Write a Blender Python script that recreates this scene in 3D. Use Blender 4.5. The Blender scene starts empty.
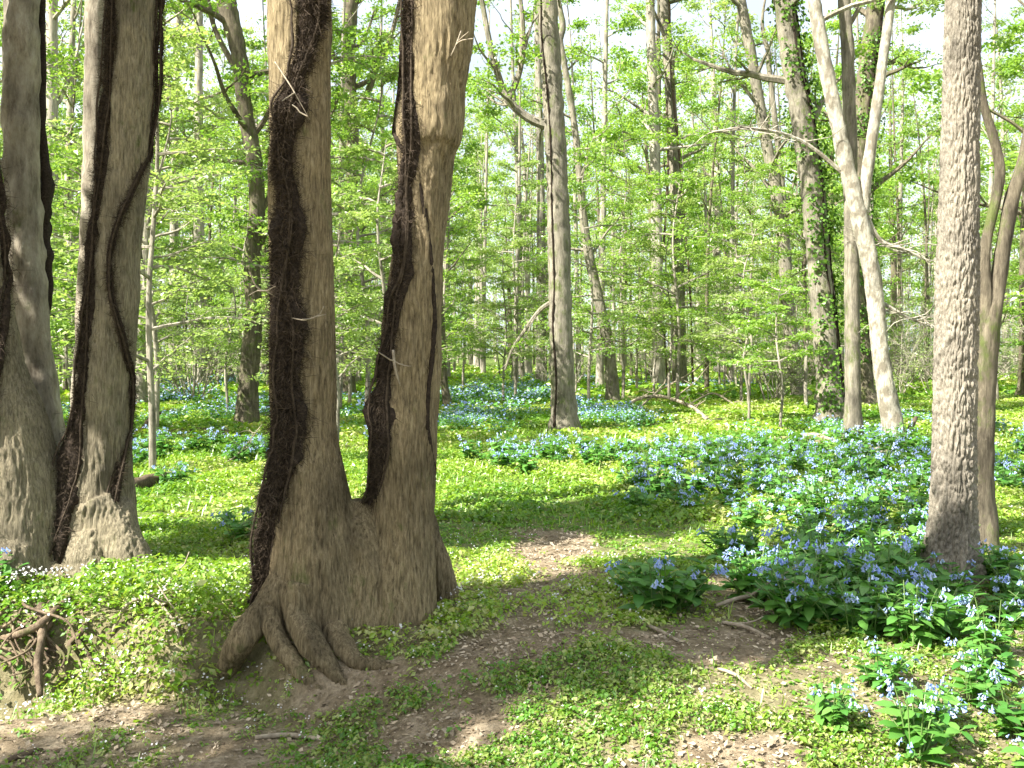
import bpy, math, random
import numpy as np
from mathutils import Vector
R = math.radians
rng = np.random.default_rng(11)
random.seed(11)
S = bpy.context.scene
COL = S.collection
F = 995.6; HZ = 350.0; CH = 1.6            # focal length in pixels, horizon row, eye height

# ------------------------------------------------------------------ noise
def _h(ix, iy, iz, s):
    n = (ix.astype(np.int64)*374761393 + iy.astype(np.int64)*668265263 + iz.astype(np.int64)*2147483647*3 + s*1274126177) & 0xffffffff
    n = ((n ^ (n >> 13))*1274126177) & 0xffffffff
    n = ((n ^ (n >> 16))*2246822519) & 0xffffffff
    return ((n ^ (n >> 15)) & 0xffff)/65535.0
def vnoise(x, y, z=0.0, s=0):
    x, y, z = np.broadcast_arrays(np.asarray(x, float), np.asarray(y, float), np.asarray(z, float))
    ix, iy, iz = np.floor(x), np.floor(y), np.floor(z)
    fx, fy, fz = x-ix, y-iy, z-iz
    fx, fy, fz = [f*f*(3-2*f) for f in (fx, fy, fz)]
    r = 0
    for a in (0, 1):
        for b in (0, 1):
            for c in (0, 1):
                w = (fx if a else 1-fx)*(fy if b else 1-fy)*(fz if c else 1-fz)
                r = r + w*_h(ix+a, iy+b, iz+c, s)
    return r
def fbm(x, y, z=0.0, s=0, o=4):
    r = 0; a = .5; t = 0
    for i in range(o):
        r = r + a*vnoise(np.asarray(x)*2**i, np.asarray(y)*2**i, np.asarray(z)*2**i, s+i*17); t += a; a *= .5
    return r/t
def sst(e0, e1, x):
    t = np.clip((x-e0)/(e1-e0), 0, 1); return t*t*(3-2*t)

# ------------------------------------------------------------------ terrain
def T(x, y):
    x = np.asarray(x, float); y = np.asarray(y, float)
    b = 5.85 - 1.0*sst(-1.3, 1.2, x) - .42*np.exp(-((x+1.12)/.42)**2) + .16*(vnoise(x*2.1, 3.3, s=5)-.5)*2
    wdt = .28 + 1.5*sst(-1.6, .3, x)
    amp = .36 - .24*sst(-1.4, .8, x)
    low = amp*sst(0, 1, (b-y)/wdt + .2)
    und = .10*(fbm(x*.16+7, y*.16, s=3, o=2)-.5)*sst(6, 14, y) + .5*(fbm(x*.02, y*.02, s=9, o=2)-.5)*sst(20, 80, np.hypot(x, y))
    mic = .05*(fbm(x*1.3, y*1.3, s=21, o=3)-.5)+.045*(fbm(x*6, y*6, s=23, o=2)-.5)*(1-sst(9, 14, y))
    hol = .22*np.exp(-(((x+2.85)/.42)**2+((y-5.62)/.22)**2))      # washed-out hollow under the left roots
    return -low + und + mic - hol
def Tf(x, y): return float(T(np.array([x]), np.array([y]))[0])
def G(px, py):                               # the ground point seen at a spot of the photograph
    D = np.linspace(2.5, 160, 8000)
    x = (px-512)/F*D; z = CH+(HZ-py)/F*D
    k = np.argmax(z < T(x, D))
    return float(x[k]), float(D[k])
def W(px, py, D): return np.array([(px-512)/F*D, D, CH+(HZ-py)/F*D])

# ------------------------------------------------------------------ materials
def newmat(name):
    m = bpy.data.materials.new(name); m.use_nodes = True; m.node_tree.nodes.clear(); return m, m.node_tree
def N(t, ty, **kw):
    n = t.nodes.new(ty)
    for k, v in kw.items():
        if k in n.inputs: n.inputs[k].default_value = v
        else: setattr(n, k, v)
    return n
def ramp(t, fac, stops):
    r = t.nodes.new('ShaderNodeValToRGB'); e = r.color_ramp.elements
    while len(e) < len(stops): e.new(.5)
    for i, (p, c) in enumerate(stops): e[i].position = p; e[i].color = (*c, 1)
    t.links.new(fac, r.inputs[0]); return r.outputs[0]
def mixc(t, fac, a, b, mode='MIX'):
    m = t.nodes.new('ShaderNodeMix'); m.data_type = 'RGBA'; m.blend_type = mode
    for i, v in ((0, fac), (6, a), (7, b)):
        if hasattr(v, 'links'): t.links.new(v, m.inputs[i])
        elif i == 0: m.inputs[0].default_value = v
        else: m.inputs[i].default_value = (*v, 1)
    return m.outputs[2]
def coords(t, scale, obj=True):
    tc = t.nodes.new('ShaderNodeTexCoord'); mp = t.nodes.new('ShaderNodeMapping'); mp.inputs['Scale'].default_value = scale
    t.links.new(tc.outputs['Object'], mp.inputs[0]); return mp.outputs[0]
def noise(t, co, sc, det=4, rough=.6):
    n = N(t, 'ShaderNodeTexNoise', Scale=sc, Detail=det, Roughness=rough); t.links.new(co, n.inputs['Vector']); return n.outputs[0]
def bark(name, dark, mid, light, moss=.0, fine=30, str_=.12, bump=.5, bd=.02, patches=None, mosscol=(.10, .13, .03)):
    m, t = newmat(name)
    c1 = coords(t, (1, 1, str_)); c2 = coords(t, (1, 1, .6))
    a = noise(t, c1, fine, 8, .75); b = noise(t, c2, 3.0, 4, .6)
    col = ramp(t, a, [(.33, dark), (.5, mid), (.68, light)])
    tone = ramp(t, b, [(.32, (.5, .49, .47)), (.48, (.95, .93, .9)), (.7, (1.2, 1.17, 1.1))])
    col = mixc(t, 1.0, col, tone, 'MULTIPLY')
    if moss > 0:
        g = noise(t, c2, 5.5, 5, .7)
        mk_ = ramp(t, g, [(.62-moss*.35, (0, 0, 0)), (.75-moss*.35, (.8, .8, .8))])
        col = mixc(t, mk_, col, mosscol)
    if patches:
        g = noise(t, c2, 7.0, 3, .5)
        col = mixc(t, ramp(t, g, [(.50, (0, 0, 0)), (.60, (1, 1, 1))]), col, patches)
    p = N(t, 'ShaderNodeBsdfPrincipled', Roughness=.9); p.inputs['Specular IOR Level'].default_value = .2
    t.links.new(col, p.inputs['Base Color'])
    bp = N(t, 'ShaderNodeBump', Strength=bump, Distance=bd); t.links.new(a, bp.inputs['Height']); t.links.new(bp.outputs[0], p.inputs['Normal'])
    o = t.nodes.new('ShaderNodeOutputMaterial'); t.links.new(p.outputs[0], o.inputs[0]); return m
def leafm(name, c1, c2, tr=.45, gloss=.05, trc=None):
    m, t = newmat(name)
    at = N(t, 'ShaderNodeAttribute', attribute_name='rnd')
    oi = t.nodes.new('ShaderNodeObjectInfo')
    col = ramp(t, at.outputs['Fac'], [(.0, c1), (1., c2)])
    ov = ramp(t, oi.outputs['Random'], [(0, (.82, .86, .8)), (1, (1.15, 1.1, 1.1))])
    col = mixc(t, 1.0, col, ov, 'MULTIPLY')
    d = t.nodes.new('ShaderNodeBsdfDiffuse'); l = t.nodes.new('ShaderNodeBsdfTranslucent'); g = N(t, 'ShaderNodeBsdfGlossy', Roughness=.38)
    t.links.new(col, d.inputs[0])
    tc = mixc(t, 1.0, col, trc or (1.5, 1.45, .6), 'MULTIPLY'); t.links.new(tc, l.inputs[0])
    x = N(t, 'ShaderNodeMixShader', Fac=tr); t.links.new(d.outputs[0], x.inputs[1]); t.links.new(l.outputs[0], x.inputs[2])
    y = N(t, 'ShaderNodeMixShader', Fac=gloss); t.links.new(x.outputs[0], y.inputs[1]); t.links.new(g.outputs[0], y.inputs[2])
    o = t.nodes.new('ShaderNodeOutputMaterial'); t.links.new(y.outputs[0], o.inputs[0]); return m
def plain(name, c1, c2, sc=8, rough=.9):
    m, t = newmat(name); a = noise(t, coords(t, (1, 1, 1)), sc, 5, .6)
    at = N(t, 'ShaderNodeAttribute', attribute_name='rnd')
    col = ramp(t, a, [(.3, c1), (.7, c2)])
    col = mixc(t, 1.0, col, ramp(t, at.outputs['Fac'], [(0, (.6, .6, .6)), (1, (1.3, 1.3, 1.3))]), 'MULTIPLY')
    p = N(t, 'ShaderNodeBsdfPrincipled', Roughness=rough); p.inputs['Specular IOR Level'].default_value = .12; t.links.new(col, p.inputs['Base Color'])
    bp = N(t, 'ShaderNodeBump', Strength=.5, Distance=.01); t.links.new(a, bp.inputs['Height']); t.links.new(bp.outputs[0], p.inputs['Normal'])
    o = t.nodes.new('ShaderNodeOutputMaterial'); t.links.new(p.outputs[0], o.inputs[0]); return m

M = {}
M['tan'] = bark('tan_ridged_bark', (.07, .053, .032), (.27, .215, .125), (.46, .38, .24), .06, 75, .13, 1.0, .03)
M['olive'] = bark('olive_ridged_bark', (.10, .085, .056), (.27, .235, .16), (.44, .39, .28), .08, 75, .13, 1.0, .03)
M['peel'] = bark('peeling_grey_bark', (.15, .125, .09), (.34, .30, .23), (.50, .46, .37), .05, 14, .3, .9, .05)
M['rough'] = bark('blocky_rough_bark', (.10, .088, .068), (.245, .22, .175), (.37, .34, .285), .0, 60, .5, .6, .02)
M['grey'] = bark('grey_smooth_bark', (.10, .09, .07), (.22, .20, .155), (.34, .31, .25), .25, 20, .15, .8, .04)
M['dark'] = bark('dark_mossy_bark', (.06, .05, .035), (.14, .12, .085), (.25, .22, .155), .3, 20, .2, .8, .04)
M['pale'] = bark('pale_sycamore_bark', (.20, .18, .14), (.42, .39, .32), (.58, .55, .47), .0, 22, .35, .9, .04, patches=(.22, .19, .14))
M['woods'] = bark('woodland_bark', (.13, .12, .095), (.28, .255, .205), (.42, .39, .33), .1, 12, .15, .6, .05)
M['woods2'] = bark('pale_woodland_bark', (.17, .15, .12), (.34, .31, .25), (.48, .45, .38), .1, 12, .15, .6, .05)
M['vine'] = plain('shaggy_vine_bark', (.012, .009, .007), (.055, .04, .028), 70)
M['strand'] = plain('woody_vine_strand', (.03, .022, .015), (.09, .068, .047), 40)
M['hair'] = plain('vine_rootlets', (.022, .016, .011), (.12, .09, .062), 20)
M['root'] = bark('weathered_root_bark', (.07, .05, .032), (.16, .12, .08), (.28, .22, .15), .08, 25, .5, .8, .02)
M['stick'] = plain('weathered_stick', (.20, .16, .11), (.42, .36, .27), 30)
M['darkstick'] = plain('dark_damp_wood', (.06, .045, .03), (.16, .12, .08), 30)
M['litter'] = plain('dry_leaf_litter', (.20, .145, .09), (.50, .42, .31), 5)
M['leaf'] = leafm('spring_leaves', (.14, .28, .04), (.30, .45, .09), .5, trc=(1.5, 1.45, .8))
M['leafy'] = leafm('yellow_green_spring_leaves', (.20, .31, .075), (.34, .44, .15), .5, trc=(1.4, 1.4, .9))
M['ivy'] = leafm('ivy_leaves', (.05, .12, .016), (.12, .23, .03), .25, .02)
M['weed'] = leafm('low_weed_leaves', (.10, .24, .02), (.29, .43, .05), .42)
M['dryweed'] = leafm('pale_yellow_weeds', (.22, .30, .06), (.45, .48, .19), .35)
M['bleaf'] = leafm('bluebell_leaves', (.055, .19, .03), (.15, .33, .06), .35, .06)
M['bstem'] = leafm('bluebell_stems', (.12, .22, .05), (.2, .3, .1), .2)
M['bell'] = leafm('pale_blue_petals', (.23, .36, .82), (.58, .68, .95), .35, .02, trc=(1.05, 1.05, 1.05))
M['white'] = leafm('small_white_petals', (.62, .60, .66), (.85, .85, .82), .3, .02, trc=(1, 1, 1))

def ground_mat():
    m, t = newmat('woodland_soil')
    co = coords(t, (1, 1, 1))
    at = N(t, 'ShaderNodeAttribute', attribute_name='cover')
    a = noise(t, co, 7, 8, .7); b = noise(t, co, 45, 5, .7); c = noise(t, co, 1.3, 4, .6)
    dirt = ramp(t, a, [(.3, (.11, .085, .055)), (.5, (.235, .19, .128)), (.72, (.42, .36, .265))])
    dirt = mixc(t, 1.0, dirt, ramp(t, b, [(.3, (.6, .58, .55)), (.7, (1.25, 1.2, 1.15))]), 'MULTIPLY')
    gr = ramp(t, a, [(.3, (.055, .085, .018)), (.7, (.15, .22, .04))])
    gr = mixc(t, ramp(t, c, [(.45, (0, 0, 0)), (.7, (.5, .5, .5))]), gr, (.20, .20, .09))
    col = mixc(t, at.outputs['Fac'], dirt, gr)
    p = N(t, 'ShaderNodeBsdfPrincipled', Roughness=.95); p.inputs['Specular IOR Level'].default_value = .1
    t.links.new(col, p.inputs['Base Color'])
    bp = N(t, 'ShaderNodeBump', Strength=.9, Distance=.04); t.links.new(a, bp.inputs['Height'])
    b2 = N(t, 'ShaderNodeBump', Strength=.8, Distance=.012); t.links.new(b, b2.inputs['Height']); t.links.new(bp.outputs[0], b2.inputs['Normal'])
    t.links.new(b2.outputs[0], p.inputs['Normal'])
    o = t.nodes.new('ShaderNodeOutputMaterial'); t.links.new(p.outputs[0], o.inputs[0]); return m
M['ground'] = ground_mat()

# ------------------------------------------------------------------ mesh building
class MB:
    """collects vertices and faces, then links them as one mesh object"""
    def __init__(s): s.V = []; s.Q = []; s.n = 0
    def add(s, V, Fc, mi=0, rnd=None):
        V = np.asarray(V, float); Fc = np.asarray(Fc, int)
        if rnd is None: rnd = np.full(len(Fc), .5)
        s.V.append(V); s.Q.append((Fc+s.n, mi, np.asarray(rnd, float))); s.n += len(V)
    def tube(s, P, r, seg=8, mi=0, cap=True, rnd=.5, wob=0, squash=None):
        P = np.asarray(P, float); n = len(P); r = np.broadcast_to(np.asarray(r, float), (n,))
        tg = np.gradient(P, axis=0); tg /= np.linalg.norm(tg, axis=1)[:, None]+1e-9
        ref = np.array([0., 1., 0.]) if abs(tg[0][1]) < .9 else np.array([1., 0, 0])
        u = np.zeros((n, 3)); a = ref
        for i in range(n):
            a = a - tg[i]*np.dot(a, tg[i]); a = a/(np.linalg.norm(a)+1e-9); u[i] = a
        v = np.cross(tg, u)
        th = np.linspace(0, 2*np.pi, seg, endpoint=False)
        rr = r[:, None]*np.ones(seg)[None]
        if wob: rr = rr*(1+wob*(vnoise(np.cos(th)[None]*2+P[:, :1]*7, np.sin(th)[None]*2+P[:, 1:2]*7, P[:, 2:3]*9, s=4)-.5)*2)
        V = P[:, None]+rr[..., None]*(np.cos(th)[None, :, None]*u[:, None]+np.sin(th)[None, :, None]*v[:, None])
        if callable(squash): V = squash(V, P)
        i = np.arange(n-1)[:, None]*seg; j = np.arange(seg)[None]; k = (j+1) % seg
        Fc = np.stack([i+j, i+k, i+seg+k, i+seg+j], -1).reshape(-1, 4)
        V = V.reshape(-1, 3)
        s.add(V, Fc, mi, np.full(len(Fc), rnd))
        if cap:
            V2 = np.vstack([V[:seg], P[:1], V[-seg:], P[-1:]])
            f = [[k_, j_, seg] for j_, k_ in zip(range(seg), [(q+1) % seg for q in range(seg)])]
            f += [[seg+1+j_, seg+1+k_, 2*seg+1] for j_, k_ in zip(range(seg), [(q+1) % seg for q in range(seg)])]
            base = s.n-len(V)
            s.V.append(np.vstack([P[:1], P[-1:]])); m0 = s.n; s.n += 2
            f = [[base+(q+1) % seg, base+q, m0] for q in range(seg)]+[[base+len(V)-seg+q, base+len(V)-seg+(q+1) % seg, m0+1] for q in range(seg)]
            s.Q.append((np.array(f), mi, np.full(len(f), rnd)))
    def leaves(s, C, Nn, L, W_=.6, mi=0, rnd=None, D=None, droop=0.0):
        """one folded four-cornered leaf at each C, lying about square to Nn"""
        n = len(C)
        if n == 0: return
        if D is None: D = rng.normal(size=(n, 3))
        D = D-Nn*np.sum(D*Nn, 1)[:, None]; D /= np.linalg.norm(D, axis=1)[:, None]+1e-9
        B = np.cross(Nn, D); L = np.broadcast_to(L, (n,))[:, None]
        p0 = C; p2 = C+D*L-Nn*L*droop
        mid = C+D*L*.45
        p1 = mid+B*L*W_/2+Nn*L*.06; p3 = mid-B*L*W_/2+Nn*L*.06
        V = np.stack([p0, p1, p2, p3], 1).reshape(-1, 3)
        Fc = np.arange(4*n).reshape(-1, 4)
        s.add(V, Fc, mi, rng.random(n) if rnd is None else rnd)
    def oval(s, C, Nn, D, L, W_=.5, mi=0, rnd=None, droop=.25):
        """broad leaf of three quads with a curved rib"""
        n = len(C)
        D = D-Nn*np.sum(D*Nn, 1)[:, None]; D /= np.linalg.norm(D, axis=1)[:, None]+1e-9
        B = np.cross(Nn, D); L = np.broadcast_to(L, (n,))[:, None]
        rows = []
        for t_, w in ((0, .12), (.3, .9), (.68, .85), (1, .06)):
            c = C+D*L*t_-Nn*L*droop*t_*t_
            rows += [c+B*L*W_/2*w+Nn*L*.05*w, c-B*L*W_/2*w+Nn*L*.05*w]
        V = np.stack(rows, 1).reshape(-1, 3); b = np.arange(n)[:, None]*8
        Fc = np.concatenate([b+np.array([q*2, q*2+1, q*2+3, q*2+2]) for q in range(3)])
        r_ = rng.random(n) if rnd is None else rnd
        s.add(V, Fc, mi, np.tile(r_, 3))
    def mesh(s, name, mats, smooth=True, attr=None):
        V = np.vstack(s.V); me = bpy.data.meshes.new(name)
        me.vertices.add(len(V)); me.vertices.foreach_set('co', V.astype(np.float32).ravel())
        li = np.concatenate([q[0].ravel() for q in s.Q]); cnt = np.concatenate([np.full(len(q[0]), q[0].shape[1]) for q in s.Q])
        me.loops.add(len(li)); me.loops.foreach_set('vertex_index', li.astype(np.int32))
        me.polygons.add(len(cnt)); st = np.concatenate([[0], np.cumsum(cnt)[:-1]])
        me.polygons.foreach_set('loop_start', st.astype(np.int32))
        me.polygons.foreach_set('loop_total', cnt.astype(np.int32))
        me.polygons.foreach_set('material_index', np.concatenate([np.full(len(q[0]), q[1]) for q in s.Q]).astype(np.int32))
        me.polygons.foreach_set('use_smooth', np.full(len(cnt), smooth))
        me.update(calc_edges=True)
        a = me.attributes.new('rnd', 'FLOAT', 'FACE'); a.data.foreach_set('value', np.concatenate([q[2] for q in s.Q]).astype(np.float32))
        for m in mats: me.materials.append(m)
        me.validate()
        return me
def obj(name, me, parent=None, loc=None, **props):
    o = bpy.data.objects.new(name, me); COL.objects.link(o)
    if parent: o.parent = parent
    if loc is not None: o.location = loc
    for k, v in props.items():
        if v is not None: o[k] = v
    return o
def build(mb, name, mats, base=None, parent=None, smooth=True, **props):
    if base is not None: mb.V = [v-np.asarray(base) for v in mb.V]
    me = mb.mesh(name, mats, smooth)
    return obj(name, me, parent, None if parent else base, **props)
def empty(name, loc, label, cat, group=None):
    o = bpy.data.objects.new(name, None); COL.objects.link(o); o.location = loc; o.empty_display_size = .2
    o['label'] = label; o['category'] = cat
    if group: o['group'] = group
    return o

def smoothpath(P, k=6):
    """resample rows of any width with a smooth curve"""
    P = np.asarray(P, float); n = len(P); out = []
    for i in range(n-1):
        p0 = P[max(i-1, 0)]; p1 = P[i]; p2 = P[i+1]; p3 = P[min(i+2, n-1)]
        for t in np.linspace(0, 1, k, endpoint=False):
            out.append(.5*((2*p1)+(-p0+p2)*t+(2*p0-5*p1+4*p2-p3)*t*t+(-p0+3*p1-3*p2+p3)*t**3))
    out.append(P[-1]); return np.array(out)
def resample(P, step):
    d = np.concatenate([[0], np.cumsum(np.linalg.norm(np.diff(P[:, :3], axis=0), axis=1))])
    q = np.linspace(0, d[-1], max(3, int(d[-1]/step)+1))
    return np.stack([np.interp(q, d, P[:, i]) for i in range(P.shape[1])], 1)
def pxpath(rows, D, top=None, lean=(0, 0), step=.05):
    """rows of (px, row, half width in px[, depth]) from the top down -> x,y,z,r from the ground up"""
    out = []
    for r in rows[::-1]:
        d = r[3] if len(r) > 3 else D
        p = W(r[0], r[1], d); out.append([*p, r[2]/F*d])
    P = np.array(out); P = smoothpath(P, 6)
    if top and top > P[-1, 2]:
        e = P[-1]; n = 10; dz = top-e[2]; dr = (P[-1, :2]-P[-8, :2])/max(P[-1, 2]-P[-8, 2], .1)*.35+np.array(lean)
        ext = []
        for i in range(1, n+1):
            t = i/n; ext.append([e[0]+dr[0]*dz*t+.12*math.sin(t*5+e[0]), e[1]+dr[1]*dz*t+.1*math.sin(t*4), e[2]+dz*t, e[3]*(1-t)**.8+.012])
        P = np.vstack([P, smoothpath(np.vstack([P[-1:], ext]), 4)[1:]])
    return resample(P, step)
def to_ground(P, extra=.12):
    """runs the foot of a path down into the soil"""
    b = P[0].copy(); z = Tf(b[0], b[1])-extra
    if b[2] > z:
        n = max(2, int((b[2]-z)/.06)); add = np.repeat(b[None], n, 0); add[:, 2] = np.linspace(z, b[2], n, endpoint=False)
        P = np.vstack([add, P])
    else:
        P = P[P[:, 2] > z-.05]
    return P
def nearest(P, z): return P[int(np.argmin(np.abs(P[:, 2]-z)))]

# ------------------------------------------------------------------ branches and leaves
def limb(p, az, el, ln, r, n=9, wig=.10, up=.0, g=None):
    g = g or rng
    pts = [np.array(p, float)]; st = ln/n; a, e = az, el
    for i in range(n):
        a += g.normal()*wig*1.6; e += g.normal()*wig+up/n
        pts.append(pts[-1]+st*np.array([math.cos(a)*math.cos(e), math.sin(a)*math.cos(e), math.sin(e)]))
    P = np.array(pts); return P, r*(1-np.linspace(0, 1, n+1))**.75+.003
def twiggy(wood, lf, P, r, cfg, lvl, sc):
    """side branches along a limb; sprays of leaves at their ends"""
    n = len(P); ln = np.linalg.norm(np.diff(P, axis=0), axis=1).sum()
    cnt = max(2, int(ln*cfg['sub'][lvl]))
    for k in range(cnt):
        t = rng.uniform(.25, 1); i = min(int(t*(n-1)), n-2); p = P[i]+(P[i+1]-P[i])*((t*(n-1)) % 1)
        d = P[i+1]-P[i]; az = math.atan2(d[1], d[0])+rng.choice([-1, 1])*rng.uniform(.5, 1.3)
        el = math.asin(np.clip(d[2]/(np.linalg.norm(d)+1e-9), -1, 1))*.5+rng.normal()*.3+.1
        L2 = ln*rng.uniform(.25, .5)*(1.15-t*.6)
        rr = max(r[i]*.45, .004*sc)
        Q, q = limb(p, az, el, L2, rr, 5, .16)
        wood.tube(Q, q, 4 if lvl else 5, cap=False)
        if lvl+1 < cfg['lv']: twiggy(wood, lf, Q, q, cfg, lvl+1, sc)
        else:
            for s_ in range(cfg['spr']):
                c = Q[-1-rng.integers(0, 3)]; lf.append((c, cfg['rad']*rng.uniform(.6, 1.3), int(cfg['nl']*rng.uniform(.5, 1.4))))
    if r[0] < .05: lf.append((P[-1], cfg['rad'], cfg['nl']))
def spread_leaves(mb, lf, size, mi=0, flat=.35, tilt=.55):
    if not lf: return
    C = np.array([l[0] for l in lf]); rd = np.array([l[1] for l in lf]); ct = np.array([l[2] for l in lf])
    idx = np.repeat(np.arange(len(lf)), ct); n = len(idx)
    sn = rng.normal(size=(len(lf), 3))*.25+np.array([0, 0, 1]); tone = np.clip(rng.normal(.5, .22, len(lf)), 0, 1)
    off = rng.normal(size=(n, 3)); off /= np.linalg.norm(off, axis=1)[:, None]; off *= rng.random(n)[:, None]**.5
    off[:, 2] *= flat
    P = C[idx]+off*rd[idx][:, None]
    Nn = sn[idx]+rng.normal(size=(n, 3))*tilt; Nn /= np.linalg.norm(Nn, axis=1)[:, None]
    mb.leaves(P, Nn, size*rng.uniform(.6, 1.3, n), .62, mi, np.clip(tone[idx]+rng.normal(0, .2, n), 0, 1), droop=.15)
CF = dict(sub=(1.6, 2.4), lv=2, spr=3, rad=.38, nl=14)
def crown_on(P, z0, n, ln, wood, lf, cfg=CF, el=(.1, .9), sc=1, azr=None, rfrac=.4):
    zs = P[-1, 2]
    for k in range(n):
        z = z0+(zs-z0)*(k+rng.random())/n; b = nearest(P, z); f = (z-z0)/(zs-z0)
        az = k*2.4+rng.normal()*.4 if azr is None else rng.uniform(*azr)
        L = ln*(1-.55*f)*rng.uniform(.6, 1.15)
        Q, q = limb(b[:3], az, rng.uniform(*el)*(1-.2*f), L, max(b[3]*rfrac, .012), 9, .12, .25)
        wood.tube(Q, q, 6, cap=False); twiggy(wood, lf, Q, q, cfg, 0, sc)
    lf.append((P[-1, :3], .6, 30))

SUNAZ, SUNEL = R(211), R(46)      # direction to the sun, anticlockwise from +x
exec_order = []

# ------------------------------------------------------------------ ground cover maps
def blobs(lst):
    out = []
    for px, py, rx, ry, v in lst:
        x, y = G(px, py); _, y0 = G(px, py+ry); _, y1 = G(px, max(py-ry, 358))
        out.append((x, y, rx/F*y, max((y1-y0)/2, .15), v))
    return out
DIRT = blobs([(60, 742, 150, 36, .95), (260, 742, 110, 34, .9), (330, 690, 90, 40, 1), (420, 740, 90, 40, .9), (300, 640, 50, 30, .9), (560, 560, 55, 40, 1), (560, 610, 90, 30, .9),
              (700, 640, 120, 18, .9), (520, 650, 90, 22, .7), (740, 748, 90, 28, .95), (640, 735, 40, 18, .6), (735, 592, 45, 20, .8), (860, 655, 60, 20, .6), (610, 655, 40, 16, .5),
              (45, 650, 70, 22, .8), (640, 403, 70, 10, .6), (800, 440, 50, 6, .7), (895, 455, 40, 7, .6), (560, 690, 60, 14, .55), (640, 765, 60, 14, .5), (440, 680, 50, 30, .6), (1000, 372, 60, 5, .5), (830, 700, 35, 14, .35)])
def gauss_sum(lst, x, y):
    s = np.zeros(np.shape(x))
    for cx, cy, rx, ry, v in lst:
        s = np.maximum(s, v*np.exp(-(((x-cx)/rx)**2+((y-cy)/ry)**2)**1.5*.8))
    return s
def dirt(x, y):
    n = fbm(x*2.0, y*2.0, s=40, o=5)
    return sst(.36, .78, gauss_sum(DIRT, x, y)*.95+(n-.5)*1.5)
BB = blobs([(700, 462, 210, 14, 1), (560, 462, 100, 10, .9), (760, 500, 130, 22, 1), (860, 520, 110, 26, 1), (650, 495, 60, 14, .6), (480, 395, 70, 12, 1), (600, 415, 45, 14, 1), (480, 425, 70, 10, .8), (880, 480, 70, 20, .8),
            (850, 600, 130, 26, 1.7), (1000, 480, 45, 60, 1), (1000, 600, 60, 34, 1.6), (700, 388, 90, 5, .6),
            (200, 385, 90, 8, 1), (170, 400, 40, 12, .8), (270, 410, 80, 12, .9), (180, 452, 70, 10, .8), (250, 455, 50, 14, .8), (740, 432, 20, 6, .5), (390, 400, 30, 20, .5), (1010, 440, 30, 20, .6), (545, 382, 80, 4, .7),
            (60, 372, 60, 5, .5), (960, 700, 90, 45, .9), (1000, 730, 70, 60, 1.1), (890, 735, 60, 30, 1), (960, 650, 80, 18, .8), (1000, 765, 90, 30, 1.2)])
def bells_at(x, y):
    n = fbm(x*.9+50, y*.6, s=60, o=3)
    return sst(.36, .72, gauss_sum(BB, x, y)*.95+(n-.5)*1.35)*(1-dirt(x, y))

# ------------------------------------------------------------------ the ground
def make_ground():
    a = np.linspace(-1, 1, 561); xs = np.sinh(a*5.6)/np.sinh(5.6)*330
    b = np.linspace(0, 1, 760); ys = 2.0+np.sinh(b*5.4)/np.sinh(5.4)*420
    bb_ = 2.0-np.geomspace(.05, 160, 40)[::-1]
    ys = np.concatenate([bb_, ys])
    X, Y = np.meshgrid(xs, ys); Z = T(X, Y)
    V = np.stack([X, Y, Z], -1).reshape(-1, 3); nx, ny = len(xs), len(ys)
    i = np.arange(ny-1)[:, None]*nx; j = np.arange(nx-1)[None]
    Fc = np.stack([i+j, i+j+1, i+nx+j+1, i+nx+j], -1).reshape(-1, 4)
    mb = MB(); mb.add(V, Fc)
    me = mb.mesh('ground', [M['ground']])
    cv = (1-dirt(V[:, 0], V[:, 1]))*(.25+.75*sst(5.5, 11, V[:, 1]))
    at = me.attributes.new('cover', 'FLOAT', 'POINT'); at.data.foreach_set('value', cv.astype(np.float32))
    obj('ground', me, kind='structure', label='woodland soil with a washed bank and bare brown patches')
make_ground()

def scatter(y0, y1, n, margin=.14):
    """points on the ground across the view, with room to either side"""
    y = np.sqrt(rng.uniform(y0**2, y1**2, n)); hw = (512/F+margin)*y+.3
    return rng.uniform(-1, 1, n)*hw, y
def trunk_free(x, y):
    k = np.ones(len(x), bool)
    for tx, ty, r in TRUNKS: k &= (x-tx)**2+(y-ty)**2 > r*r
    return k
TRUNKS = [(-1.22, 5.85, .25), (-.68, 5.95, .22), (-3.0, 7.25, .3), (-3.45, 7.3, .3), (3.05, 6.9, .25)]

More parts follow.
